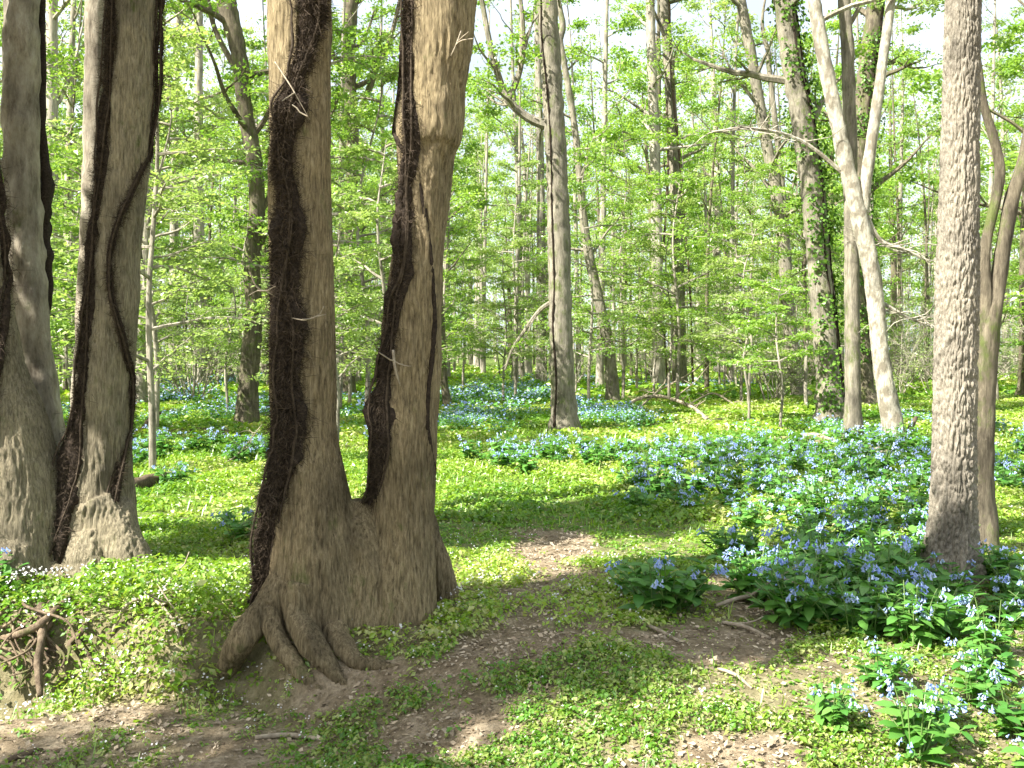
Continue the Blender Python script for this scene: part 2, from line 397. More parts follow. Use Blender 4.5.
def make_cover():
    mb = MB()
    for (y0, y1, dens, nl, sz, ht) in ((3.1, 5.5, 2100, 6, .019, .035), (5.5, 9, 1000, 6, .025, .055), (9, 17, 400, 6, .038, .07), (17, 34, 110, 6, .07, .10), (34, 100, 9, 6, .22, .2)):
        area = .5*(y1**2-y0**2)*2*(512/F+.14)
        x, y = scatter(y0, y1, int(area*dens))
        d = dirt(x, y); clump = fbm(x*1.7, y*1.7, s=70, o=3)
        near = 1-sst(4.5, 7, y)
        keep = rng.random(len(x)) < (1-d)*(.35+.65*sst(.35, .6, clump))*(1-.2*near)+.03*near
        keep &= trunk_free(x, y)
        x, y, d, clump = x[keep], y[keep], d[keep], clump[keep]; z = T(x, y)
        n = len(x); idx = np.repeat(np.arange(n), nl); m = len(idx)
        bank = np.exp(-(((x+2.4)/1.4)**2+((y-6.1)/.75)**2)**2)
        az = rng.uniform(0, 2*np.pi, m); hgt = (ht*(1+2.2*bank))[idx]*(.3+1.2*sst(.3, .7, clump))[idx]*rng.uniform(.15, 1.1, m); rd = sz*rng.uniform(0, 1.3, m)
        C = np.stack([x[idx]+np.cos(az)*rd, y[idx]+np.sin(az)*rd, z[idx]+hgt], 1)
        Nn = np.stack([np.cos(az)*.5, np.sin(az)*.5, np.full(m, 1.)], 1)+rng.normal(size=(m, 3))*.33; Nn /= np.linalg.norm(Nn, axis=1)[:, None]
        D = np.stack([np.cos(az), np.sin(az), rng.uniform(-.2, .5, m)], 1)
        tone = fbm(x*.45, y*.45, s=90, o=3)
        dry = (rng.random(n) < np.where(y < 5.6, .42, .10)+.25*(tone > .58))[idx]
        rn = np.clip((tone[idx]-.5)*2.2+.5+rng.normal(0, .25, n)[idx]+rng.normal(0, .12, m), 0, 1); L = sz*rng.uniform(.6, 1.5, m)*(1+.2*bank[idx])*np.where(rng.random(n) < .06, 1.8, np.where(rng.random(n) < .3, 1.35, .9))[idx]
        for q, mi in ((~dry, 0), (dry, 1)): mb.leaves(C[q], Nn[q], L[q], .65, mi, rn[q], D[q], .1)
        # white flecks of blossom: thick along the bank at the left and right of the double tree
        wf = .012+.24*np.exp(-(((x+2.3)/1.6)**2+((y-6.1)/.95)**2))*(y < 9)+.16*np.exp(-(((x-.3)/.8)**2+((y-7.2)/.9)**2))
        k = rng.random(n) < wf
        c = np.stack([x[k], y[k], z[k]+ht*(1.1+2.6*bank[k])], 1); c = np.repeat(c, 3, 0)+rng.normal(size=(3*k.sum(), 3))*.012
        nn = rng.normal(size=(len(c), 3))*.5+np.array([0, -.4, 1]); nn /= np.linalg.norm(nn, axis=1)[:, None]
        mb.leaves(c, nn, sz*(.5+.2*(y[k].repeat(3) < 7))*rng.uniform(.6, 1.2, len(c)), .9, 2)
    build(mb, 'ground_cover', [M['weed'], M['dryweed'], M['white']], kind='stuff', label='low bright green weeds and small white blossom carpeting the woodland floor', smooth=False)
    # grass blades
    g = MB(); x, y = [], []
    for y0, y1, dens in ((3.1, 8, 160), (8, 20, 130)):
        a, b = scatter(y0, y1, int(.65*(y1**2-y0**2)*dens)); x.append(a); y.append(b)
    x = np.concatenate(x); y = np.concatenate(y)
    k = (rng.random(len(x)) < (1-dirt(x, y))*sst(.4, .65, fbm(x*1.1, y*1.1, s=33, o=2)))&trunk_free(x, y); x, y = x[k], y[k]; z = T(x, y); n = len(x)
    az = rng.uniform(0, 6.283, n); h = rng.uniform(.02, .065, n)*(1+y/12); w = .0018*(1+y/6)
    b_ = np.stack([x, y, z], 1); s_ = np.stack([np.cos(az), np.sin(az), 0*az], 1)*w[:, None]
    tip = b_+np.stack([np.sin(az)*h*.6, -np.cos(az)*h*.6, h], 1); md = b_+(tip-b_)*.55+np.array([0, 0, .15])*h[:, None]
    V = np.stack([b_-s_, b_+s_, md+s_*.7, tip, md-s_*.7], 1).reshape(-1, 3); i = np.arange(n)[:, None]*5
    rn = rng.random(n); g.add(V, np.hstack([i, i+1, i+2, i+4]), 0, rn); g.Q.append((np.hstack([i+4, i+2, i+3]), 0, rn))
    build(g, 'grass', [M['weed']], kind='stuff', label='short thin grass growing among the weeds')
    # dry leaf litter
    l = MB(); x, y = scatter(3.1, 9.5, 110000); d = dirt(x, y)
    k = (rng.random(len(x)) < d*.8*sst(.3, .6, fbm(x*1.5, y*1.5, s=15, o=3))+.05+.25*(y < 5.6))&trunk_free(x, y); x, y = x[k], y[k]; n = len(x)
    nn = rng.normal(size=(n, 3))*.35+np.array([0, 0, 1]); nn /= np.linalg.norm(nn, axis=1)[:, None]
    l.leaves(np.stack([x, y, T(x, y)+rng.uniform(.002, .02, n)], 1), nn, np.clip(np.exp(rng.normal(-4.0, .5, n)), .006, .042), .6, 0, droop=-.1)
    build(l, 'leaf_litter', [M['litter']], kind='stuff', label='curled dry brown leaves and bark crumbs on the bare soil', smooth=False)
make_cover()

# ------------------------------------------------------------------ bluebells
def bluebell_meshes(seed, R_=.30, H=.34, stems=15, low=False):
    lv = MB(); fls = []
    lc, ln_, ld, ll = [], [], [], []; fc = []
    for k in range(stems):
        az = rng.uniform(0, 6.283); out = R_*rng.uniform(.25, 1)*(1); h = H*rng.uniform(.6, 1.1)*(1-.3*(out/R_)**2)
        b = np.array([math.cos(az), math.sin(az), 0])*R_*rng.uniform(.0, .35); e = np.array([math.cos(az)*out, math.sin(az)*out, h])
        t = np.linspace(0, 1, 6)[:, None]; P = b*(1-t)+e*t; P[:, 2] = h*(t[:, 0]*1.5-.5*t[:, 0]**2)
        lv.tube(P, np.linspace(.005, .0028, 6), 4, 1, cap=False, rnd=rng.random())
        for q in range(7):
            s_ = rng.uniform(.08, .92); p = P[0]*(1-s_)+P[-1]*s_; p[2] = np.interp(s_, t[:, 0], P[:, 2])
            a2 = rng.uniform(0, 6.283); d = np.array([math.cos(a2), math.sin(a2), rng.uniform(.0, .7)])
            lc.append(p); ld.append(d); ln_.append(np.array([rng.normal()*.3-d[0]*.3, rng.normal()*.3-d[1]*.3, 1])); ll.append(rng.uniform(.07, .145)*(1.25-.6*s_))
        if rng.random() < (.33 if low else .5): fc.append((P[-1], az))
    ln_ = np.array(ln_); ln_ /= np.linalg.norm(ln_, axis=1)[:, None]
    lv.oval(np.array(lc), ln_, np.array(ld), np.array(ll), .5, 0)
    for p, az in fc:
        tone = rng.random(); fl = MB(); fls.append(fl)
        for q in range(rng.integers(6, 12)):
            a = rng.uniform(0, 6.283); o = np.array([math.cos(a)*.022+math.cos(az)*.02, math.sin(a)*.022+math.sin(az)*.02, rng.uniform(-.028, .022)])*rng.uniform(.4, 1.4)
            d = np.array([o[0]*18, o[1]*18, -1])+rng.normal(size=3)*.3; d /= np.linalg.norm(d)
            c = p+o; L = rng.uniform(.016, .026)
            fl.tube(np.array([c, c+d*L*.6, c+d*L]), [.002, .0042, .0085], 5, 0, cap=False, rnd=float(np.clip(tone*.6+rng.random()*.5, 0, 1)))
    al = MB()
    for f_ in fls:
        for v_, q_ in zip(f_.V, f_.Q): al.add(v_, q_[0]-q_[0].min(), 0, q_[2])
    return lv.mesh('leaves', [M['bleaf'], M['bstem']]), al.mesh('blossom', [M['bell']]), [f_.mesh('flower_head', [M['bell']]) for f_ in fls]
PROTO = [bluebell_meshes(i, R_=r, H=h, stems=s) for i, (r, h, s) in enumerate(((.30, .34, 16), (.26, .38, 14), (.34, .32, 18), (.22, .30, 12), (.30, .40, 17)))]
BIG = [bluebell_meshes(i+9, R_=.36, H=.36, stems=26, low=True) for i in range(2)]
def clump(x, y, sc, label, group, big=None, loc_z=0):
    lm, fm, hd = BIG[big] if big is not None else random.choice(PROTO)
    e = empty('bluebell_clump', (x, y, Tf(x, y)-.015), label, 'wildflower', group); e.rotation_euler.z = random.uniform(0, 6.28); e.scale = (sc,)*3
    obj('leaves', lm, e)
    if y < 8.2:
        for h_ in hd: obj('flower_head', h_, e)
    else: obj('blossom', fm, e)
    return e
def zone(x, y):
    px = 512+F*x/y; py = HZ+F*CH/y
    if py > 640: return ('pale bluebell clump in the sunny patch at the bottom right corner', 'bluebells in the bottom right corner')
    if px > 968: return ('bluebell clump right of or behind the rough-barked trunk at the right edge', 'bluebells beside and behind the rough trunk')
    if py > 560: return ('broad-leaved bluebell clump in shade just in front of the rough-barked trunk', 'shaded bluebells in front of the rough trunk')
    if py > 490: return ('bluebell clump in the near edge of the wide drift left of the rough trunk', 'bluebells along the near edge of the wide drift')
    if px < 420: return ('pale bluebell clump in the meadow seen between the left trunks', 'bluebells between the left trunks')
    return ('bluebell clump in the sunlit back part of the wide middle drift', 'bluebells in the sunlit part of the wide drift')
used = []
def free(x, y, d): return all((x-a)**2+(y-b)**2 > d*d for a, b in used)
for (px, py, sc, big, lab) in ((668, 612, 1.12, 0, 'lone bushy bluebell clump ringed by bare brown soil near the middle'),
                               (640, 596, .75, 1, 'small bluebell clump touching the left side of the lone bushy clump'),
                               (795, 622, 1.05, 1, 'dark leafy bluebell clump at the left end of the shaded bank of bluebells'),
                               (735, 560, .9, 0, 'bluebell clump with bright upper leaves behind the twig pile')):
    x, y = G(px, py); clump(x, y, sc, lab, None, big); used.append((x, y))
cnt = 0
xs, ys = scatter(3.4, 17, 14000, .10); bv = bells_at(xs, ys); kf = trunk_free(xs, ys)
o_ = np.argsort(ys)
for i in o_:
    x, y = float(xs[i]), float(ys[i])
    if cnt >= 290: break
    if not kf[i] or rng.random() > bv[i] or not free(x, y, .33 if y < 9 else .45): continue
    px = 512+F*x/y; py = HZ+F*CH/y
    if 465 < px < 748 and 518 < py < 720: continue
    used.append((x, y)); lab, g = zone(x, y)
    clump(x, y, rng.uniform(.75, 1.15)*(1.0 if py < 640 else .8), lab, g, (int(rng.integers(0, 2)) if 'broad' in lab else None)); cnt += 1
ylast = y
print('bluebell clumps', cnt, 'to depth', ylast)
def far_bells():
    mb = MB()
    for y0, y1, dens, sz in ((max(ylast-.5, 8), 24, 16, .085), (24, 60, 4, .15)):
        x, y = scatter(y0, y1, int(.65*(y1**2-y0**2)*dens)); k = (rng.random(len(x)) < bells_at(x, y))&trunk_free(x, y); x, y = x[k], y[k]; n = len(x)
        for cnt_, mi, h0, h1, s_, rr in ((26, 0, .0, .30, sz, .28), (9, 1, .18, .36, sz*.5, .3)):
            idx = np.repeat(np.arange(n), cnt_); m = len(idx); a = rng.uniform(0, 6.283, m); q = rr*rng.random(m)**.5
            C = np.stack([x[idx]+np.cos(a)*q, y[idx]+np.sin(a)*q, T(x, y)[idx]+rng.uniform(h0, h1, m)*(1-.4*(q/rr)**2)], 1)
            nn = rng.normal(size=(m, 3))*.5+np.array([0, -.2, 1]); nn /= np.linalg.norm(nn, axis=1)[:, None]
            mb.leaves(C, nn, s_*rng.uniform(.6, 1.3, m), .6 if mi == 0 else .9, mi)
    build(mb, 'bluebell_drift', [M['bleaf'], M['bell']], kind='stuff', label='distant drifts of pale bluebells blurring into the meadow', smooth=False)
far_bells()

# ------------------------------------------------------------------ hero trees
def fuse(mb, voxel, mats, name, base, parent, disp=.006, fine=26, zs=2.2, smooth=4):
    """melts overlapping tubes into one skin, then raises bark ridges on it"""
    me = mb.mesh('tmp', mats); o = bpy.data.objects.new('tmp', me); COL.objects.link(o)
    r = o.modifiers.new('r', 'REMESH'); r.mode = 'VOXEL'; r.voxel_size = voxel
    s = o.modifiers.new('s', 'SMOOTH'); s.factor = .5; s.iterations = smooth
    dg = bpy.context.evaluated_depsgraph_get(); ev = bpy.data.meshes.new_from_object(o.evaluated_get(dg))
    bpy.data.objects.remove(o)
    n = len(ev.vertices); co = np.empty(n*3, np.float32); ev.vertices.foreach_get('co', co); co = co.reshape(-1, 3).astype(float)
    nm = np.empty(n*3, np.float32); ev.vertices.foreach_get('normal', nm); nm = nm.reshape(-1, 3)
    wv = fbm(co[:, 0]*6, co[:, 1]*6, co[:, 2]*5, s=44, o=2)*3
    rd = 1-np.abs(2*fbm(co[:, 0]*fine+wv, co[:, 1]*fine+wv, co[:, 2]*zs, s=8, o=2)-1)*2.4
    lo = fbm(co[:, 0]*4, co[:, 1]*4, co[:, 2]*2.0, s=18, o=3)-.5
    co = co+nm*(disp*rd+.045*lo)[:, None]
    ev.vertices.foreach_set('co', (co-np.asarray(base)).astype(np.float32).ravel())
    ev.polygons.foreach_set('use_smooth', np.ones(len(ev.polygons), bool))
    ev.materials.clear()
    for m in mats: ev.materials.append(m)
    ev.update()
    return obj(name, ev, parent)

def on_trunk(P, z, u, out=0.0):
    """a point on the skin of a trunk at height z; u runs -1..1 across the side facing the path"""
    b = nearest(P, z); u = np.clip(u, -1.15, 1.15)
    a = math.asin(np.clip(u, -1, 1)); e = max(0, abs(u)-1)*np.sign(u)
    return np.array([b[0]+(b[3]+out)*math.sin(a)+e*b[3], b[1]-(b[3]+out)*math.cos(a), z])
def vine(P, D, rows, label, name='climbing_vine', hair=1600, strands=3, parent=None, hl=.05, curl=1.0):
    """rows (px, row, half width px) from the top down along a trunk path P"""
    rows = smoothpath(np.array(rows[::-1], float), 5)
    rows[:, 2] *= .42+.8*fbm(rows[:, 1]*.035, D*3.1, s=len(rows), o=3)
    pts = []; rad = []
    for px, py, hw in rows:
        z = CH+(HZ-py)/F*D; b = nearest(P, z); x = (px-512)/F*D; u = (x-b[0])/max(b[3], .01)
        pts.append(on_trunk(P, z, u, .006)); rad.append(hw/F*D)
    A = resample(np.hstack([np.array(pts), np.array(rad)[:, None]]), .03)
    base = A[0, :3].copy()
    e = empty(name, base, label, 'vine')
    mb = MB(); n = len(A); zz = A[:, 2]
    for s_ in range(strands):
        ph = s_*6.283/strands; o = A[:, 3]*.55 if strands > 1 else A[:, 3]*0
        Q = A[:, :3].copy(); w = fbm(zz*4, s_*9.1, s=s_+50, o=2)*2-1
        Q[:, 0] += o*np.sin(zz*2.3+ph+w*2)+w*A[:, 3]*.3; Q[:, 1] -= np.abs(o*np.cos(zz*2.3+ph))*.45
        rr = A[:, 3]*(.42 if strands > 1 else .8)*(.85+.3*fbm(zz*4, s_*3.3, s=7, o=2))
        B = resample(np.hstack([Q, rr[:, None]]), .014); seg = 18 if strands > 1 else 9; m = len(B)
        th = np.linspace(0, 6.2832, seg, endpoint=False)[None]
        r2 = B[:, 3:4]*(.62+.95*fbm(B[:, :1]*55+np.cos(th)*1.6, B[:, 1:2]*55+np.sin(th)*1.6, B[:, 2:3]*34, s=s_+3, o=3))
        V = np.stack([B[:, :1]+r2*np.cos(th), B[:, 1:2]+r2*np.sin(th)*.8, B[:, 2:3]+0*r2], -1).reshape(-1, 3)
        i_ = np.arange(m-1)[:, None]*seg; j_ = np.arange(seg)[None]; k_ = (j_+1) % seg
        mb.add(V, np.stack([i_+j_, i_+k_, i_+seg+k_, i_+seg+j_], -1).reshape(-1, 4), 0)
    build(mb, 'stem', [M['vine']], base, e)
    if hair > 6000:
        for q in range(2):
            Q = A[:, :3].copy(); w = fbm(zz*1.3, q*5.7, s=q+80, o=2)*2-1; Q[:, 0] += A[:, 3]*.9*w+A[:, 3]*.5*(q*2-1); Q[:, 1] -= A[:, 3]*.55+.008
            sm = MB(); sm.tube(Q, .0065*(.8+.5*vnoise(zz*6, q, s=3)), 7, wob=.3); build(sm, 'strand', [M['strand']], base, e)
    if hair:
        h = MB(); i = rng.integers(0, n, hair); c = A[i, :3]; r = A[i, 3]
        tuft = vnoise(A[i, 2]*11, np.sign(rng.normal(size=hair))*3, s=66)
        th = rng.uniform(-1.9, 1.9, hair)
        rad = np.stack([np.sin(th), -np.cos(th)*.75, 0*th], 1)
        c = c+rad*(r*rng.uniform(.35, .95, hair))[:, None]+np.stack([0*r, 0*r, rng.normal(size=hair)*.02], 1)
        d = rad*rng.uniform(.1, 1, hair)[:, None]+rng.normal(size=(hair, 3))*np.array([.35, .25, .7])+np.array([0, 0, -.15]); d /= np.linalg.norm(d, axis=1)[:, None]
        L = (hl*rng.uniform(.3, 1.2, hair)*(.5+tuft))[:, None]; w = np.cross(d, rng.normal(size=(hair, 3))); w /= np.linalg.norm(w, axis=1)[:, None]+1e-9; w *= .0016
        k1 = c+d*L*.5+rng.normal(size=(hair, 3))*L*.2; tp = c+d*L+rng.normal(size=(hair, 3))*L*.4*curl
        V = np.stack([c-w, c+w, k1+w, tp+w*.4, tp-w*.4, k1-w], 1).reshape(-1, 3); b = np.arange(hair)[:, None]*6
        rn = rng.random(hair)**1.5; h.add(V, np.hstack([b, b+1, b+2, b+5]), 0, rn); h.Q.append((np.hstack([b+5, b+2, b+3, b+4]), 0, rn))
        build(h, 'rootlets', [M['hair']], base, e)
    return e

def flare(P, gz, k=.5, s=.25):
    P = P.copy(); P[:, 3] *= 1+k*np.exp(-np.maximum(P[:, 2]-gz, 0)/s); return P
LF_THIN = dict(sub=(1.2, 1.8), lv=2, spr=1, rad=.45, nl=9)
LF_NEAR = dict(sub=(1.2, 1.8), lv=2, spr=2, rad=.45, nl=12)

# --- double tree in the centre left
C1 = to_ground(pxpath([(300, -60, 31), (300, 0, 30), (300, 100, 30), (300, 200, 30), (302, 300, 31), (303, 384, 32), (304, 430, 32), (308, 480, 38), (312, 520, 42), (315, 560, 46), (318, 600, 50), (320, 650, 54)], 5.85, 15, (-.06, .02)), .5)
C2 = to_ground(pxpath([(447, -60, 37), (440, 0, 35), (437, 50, 34), (434, 90, 31), (429, 135, 33), (427, 150, 29), (424, 200, 24), (419, 250, 25), (414, 300, 28), (408, 384, 30), (403, 430, 32), (403, 480, 31), (401, 530, 32), (397, 570, 37), (392, 600, 42), (388, 640, 46)], 5.95, 16, (.05, .03)), .5)
def central():
    base = np.array([-.95, 5.88, Tf(-.95, 5.88)])
    e = empty('double_tree', base, 'tan-barked tree with two vine-covered trunks joined at a wide foot with big pale roots', 'tree')
    mb = MB(); up = MB()
    for P in (C1, C2):
        a_ = P[P[:, 2] < 4.7]; b_ = P[P[:, 2] > 4.6][::4]; mb.tube(a_[:, :3], a_[:, 3], 28); up.tube(b_[:, :3], b_[:, 3], 16)
    md = to_ground(pxpath([(356, 500, 14), (357, 530, 30), (358, 570, 40), (357, 610, 46), (355, 650, 52)], 5.92), .5); mb.tube(md[:, :3], md[:, 3], 24)
    br = to_ground(pxpath([(414, 480, 12), (424, 530, 14), (436, 565, 15), (447, 596, 12)], 6.3)); mb.tube(br[:, :3], br[:, 3], 16)
    def gr(px, py, hw, lift=.0):
        x, y = G(px, py); return (px, HZ+(CH-Tf(x, y)-lift)*F/y, hw, y)
    for q in ([(296, 578, 26, 5.74), (276, 600, 17, 5.66), (258, 620, 14, 5.6), (240, 642, 13, 5.56), gr(226, 668, 9, -.03)],
              [(302, 590, 20, 5.64), (296, 616, 11, 5.56), (310, 640, 11, 5.46), gr(330, 668, 9, -.0), gr(350, 684, 5, -.05)],
              [(270, 612, 11, 5.6), (278, 640, 8, 5.5), gr(302, 676, 7, -.01), gr(330, 690, 4, -.05)],
              [(334, 632, 13, 5.58), gr(354, 664, 7, .02), gr(380, 666, 4, -.01), gr(396, 666, 2.5, -.02)]):
        p = smoothpath(np.array([[*W(a, b, d), c/F*d] for a, b, c, d in q]), 6); mb.tube(p[:, :3], p[:, 3], 14, wob=.18)
    fuse(mb, .0085, [M['tan']], 'trunk', base, e, .009, 42, 5.0, 5)
    build(up, 'upper_trunk', [M['tan']], base, e)
    w, lf = MB(), []
    crown_on(C1, 9.5, 8, 2.8, w, lf, LF_THIN); crown_on(C2, 9.5, 9, 3.0, w, lf, LF_THIN)
    spread_leaves(w, lf, .13, 1); build(w, 'crown', [M['olive'], M['leaf']], base, e, smooth=False)
central()
vine(C1, 5.85-.02, [(314, -50, 17), (316, 20, 17), (310, 60, 16), (300, 95, 15), (293, 130, 17), (290, 170, 14), (296, 200, 14), (296, 240, 17), (293, 290, 16), (297, 330, 15), (294, 380, 15), (297, 420, 18), (291, 460, 18), (281, 500, 20), (274, 540, 17), (268, 580, 13), (252, 620, 13)],
     'thick shaggy dark vine climbing the left stem of the double tree', hair=26000, strands=4, hl=.055)
vine(C2, 5.95-.02, [(413, -50, 8), (412, 40, 7), (413, 100, 8), (414, 150, 11), (410, 190, 15), (408, 240, 15), (406, 275, 12), (398, 300, 15), (394, 330, 8), (390, 360, 14), (384, 400, 15), (386, 440, 13), (380, 480, 10), (372, 505, 8)],
     'dark matted vine climbing the right stem of the double tree', hair=12000, strands=3, hl=.04)
vine(C2, 5.95-.03, [(410, -50, 4), (407, 20, 4), (404, 60, 4), (400, 100, 4.5), (396, 130, 5), (404, 150, 5), (414, 168, 4), (424, 200, 3.5), (432, 260, 3), (434, 330, 3), (428, 420, 3), (434, 470, 3)],
     'smooth ropy vine looping off the left edge of the right stem', hair=150, strands=1, hl=.03)
vine(C1, 5.85-.02, [(282, 130, 3.5), (285, 200, 3), (280, 260, 4), (279, 330, 3.5), (283, 400, 4), (276, 470, 5), (262, 560, 5), (238, 625, 5)],
     'thin rusty vine on the sunlit left edge of the left stem', hair=5000, strands=1, hl=.05)

# --- the cluster at the left edge
L2 = to_ground(pxpath([(134, -40, 23), (134, 0, 23), (131, 100, 23), (126, 150, 23), (116, 250, 24), (110, 340, 24), (106, 384, 25), (102, 440, 28), (97, 490, 35), (90, 530, 46), (88, 580, 52)], 7.3, 16, (.03, .0)))
L1 = to_ground(pxpath([(21, -40, 17), (21, 0, 17), (21, 150, 17), (26, 250, 17), (32, 330, 17), (37, 380, 18), (44, 440, 22), (52, 500, 28), (58, 570, 34)], 7.6, 16, (-.05, .05)))
L0 = to_ground(pxpath([(-60, -60, 24), (-48, 50, 24), (-30, 200, 26), (-16, 320, 28), (-5, 384, 32), (8, 430, 38), (18, 500, 46), (24, 570, 54)], 7.1, 14, (-.1, -.03)))
def left_cluster():
    base = np.array([-3.3, 7.3, Tf(-3.3, 7.3)])
    e = empty('clustered_tree', base, 'tree of three stems spreading from one wide foot at the left edge', 'tree')
    mb = MB()
    up = MB()
    for P in (L2, L0):
        a_ = P[P[:, 2] < 5.2]; b_ = P[P[:, 2] > 5.1][::4]; mb.tube(a_[:, :3], a_[:, 3], 26); up.tube(b_[:, :3], b_[:, 3], 16)
    for q in ([(100, 510, 30, 7.2), (122, 545, 22, 7.1), (140, 580, 15, 7.0), (152, 612, 8, 6.9)], [(60, 520, 34, 7.25), (55, 570, 36, 7.1), (40, 610, 22, 6.8)], [(20, 540, 30, 7.0), (5, 590, 24, 6.7), (-10, 640, 16, 6.4)], [(90, 540, 26, 7.1), (88, 590, 20, 6.9), (95, 630, 10, 6.6)]):
        p = smoothpath(np.array([[*W(a, b, d), c/F*d] for a, b, c, d in q]), 6); mb.tube(p[:, :3], p[:, 3], 14, wob=.15)
    fuse(mb, .0105, [M['olive']], 'trunk', base, e, .009, 38, 4.5, 5)
    build(up, 'upper_trunk', [M['olive']], base, e)
    pl = MB(); pl.tube(L1[:, :3], L1[:, 3], 30, wob=.16); build(pl, 'trunk', [M['peel']], base, e, label='pale stem with peeling grey bark')
    w, lf = MB(), []
    for P, n in ((L2, 8), (L1, 7), (L0, 7)): crown_on(P, 9.5, n, 3.0, w, lf, LF_THIN)
    spread_leaves(w, lf, .13, 1); build(w, 'crown', [M['olive'], M['leaf']], base, e, smooth=False)
    # roots washed bare out of the bank
    rq = [[(-10, 640, 4, 5.95), (20, 634, 4, 5.84), (42, 622, 3.5, 5.84), (58, 608, 3.5, 6.0), (72, 596, 3, 6.2)], [(40, 606, 5, 6.05), (42, 636, 4.5, 5.8), (38, 664, 4, 5.66), (40, 696, 2.5, 5.52)],
          [(150, 605, 7, 6.2), (165, 600, 6.5, 6.15), (178, 596, 4, 6.2)]]
    for k in range(22):
        a0 = rng.uniform(-15, 80); b0 = rng.uniform(598, 618); q = [(a0, b0, rng.uniform(1.0, 2.8), 6.15)]
        for j in range(4): a0 += rng.normal()*15; b0 += rng.uniform(6, 24); q.append((a0, b0, q[0][2]*(1-.2*j), 5.93-.07*j+rng.normal()*.02))
        rq.append(q)
    for q in rq:
        m = MB(); p = resample(smoothpath(np.array([[*W(a, b, d), c/F*d] for a, b, c, d in q]), 6), .02); m.tube(p[:, :3], p[:, 3], 10, wob=.3)
        build(m, 'root', [M['root']], base, e)
left_cluster()
vine(L2, 7.28, [(119, -40, 7), (118, 40, 7), (115, 90, 8), (112, 130, 8), (107, 190, 7), (102, 230, 8), (98, 290, 8), (93, 350, 8), (90, 400, 10), (84, 450, 15), (80, 490, 17), (76, 530, 18), (74, 570, 16)],
     'broad black vine down the left face of the middle stem at left', hair=14000, strands=3, hl=.045)
vine(L2, 7.28, [(160, -40, 5), (161, 20, 5), (159, 70, 5), (155, 115, 5), (149, 150, 4), (140, 185, 4), (130, 215, 5), (120, 250, 4), (119, 290, 4), (124, 320, 4), (129, 350, 4), (131, 400, 4), (127, 450, 5), (122, 500, 6), (126, 560, 8)],
     'thin dark vine crossing to the right edge of the middle stem at left', hair=7000, strands=2, hl=.04)
vine(L0, 7.08, [(-8, -40, 8), (-4, 100, 8), (2, 170, 8), (4, 250, 9), (6, 320, 10), (5, 370, 9), (2, 420, 12), (8, 500, 10), (14, 550, 10)],
     'black vine on the stem cut off by the left edge', hair=7000, strands=2)
def strip_vine():
    P = pxpath([(40, -40, 3), (41, 60, 4), (40, 115, 5), (43, 160, 5), (46, 180, 6), (43, 220, 6), (45, 260, 6), (47, 300, 5), (47, 318, 2)], 7.75, step=.03)
    base = P[0, :3]; e = empty('hanging_vine', base, 'dead black vine hanging free behind the peeling stem at left', 'vine'); m = MB(); m.tube(P[:, :3], P[:, 3]*1.1, 9, wob=.5); build(m, 'stem', [M['vine']], base, e)
    h = MB(); n = 500; c = P[rng.integers(0, len(P), n), :3]+rng.normal(size=(n, 3))*.02; d = rng.normal(size=(n, 3)); d[:, 2] -= .8; d /= np.linalg.norm(d, axis=1)[:, None]
    h.leaves(c, np.cross(d, rng.normal(size=(n, 3))), .05, .1, 0, None, d); build(h, 'rootlets', [M['vine']], base, e)
strip_vine()

def simple_tree(name, label, rows, D, top, mat, z0=4, nb=12, ln=3.2, leafmat='leaf', size=.10, cfg=CF, seg=16, forks=(), group=None, flk=.35, extra=None, lean=(0, 0), disp=.012, step=.09, azr=None):
    P = to_ground(pxpath(rows, D, top, lean, step)); P = flare(P, Tf(P[0, 0], P[0, 1]), flk, .22)
    base = np.array([P[0, 0], P[0, 1], Tf(P[0, 0], P[0, 1])]); e = empty(name, base, label, 'tree', group)
    mb = MB(); mb.tube(P[:, :3], P[:, 3], seg, wob=.12)
    paths = [P]
    for fr in forks:
        q = pxpath(fr[0], D, fr[1], (0, 0), step); mb.tube(q[:, :3], q[:, 3], max(8, seg-6), wob=.1); paths.append(q)
    build(mb, 'trunk', [M[mat]], base, e)
    w, lf = MB(), []
    for i, q in enumerate(paths): crown_on(q, max(z0, q[0, 2]+.5), nb if i == 0 else max(3, nb//2), ln, w, lf, cfg, azr=azr)
    if extra: extra(w, lf, D)
    spread_leaves(w, lf, size, 1); build(w, 'crown', [M[mat], M[leafmat]], base, e, smooth=False)
    return P

simple_tree('slim_tree', 'slim light-barked trunk just behind the left cluster', [(99, -40, 11.5), (98, 0, 11.5), (93, 190, 11), (88, 300, 11), (85, 384, 12), (82, 470, 14), (80, 530, 16)], 8.4, 15, 'peel', 7, 8, 3.5, cfg=LF_NEAR, size=.13, step=.05, seg=20)

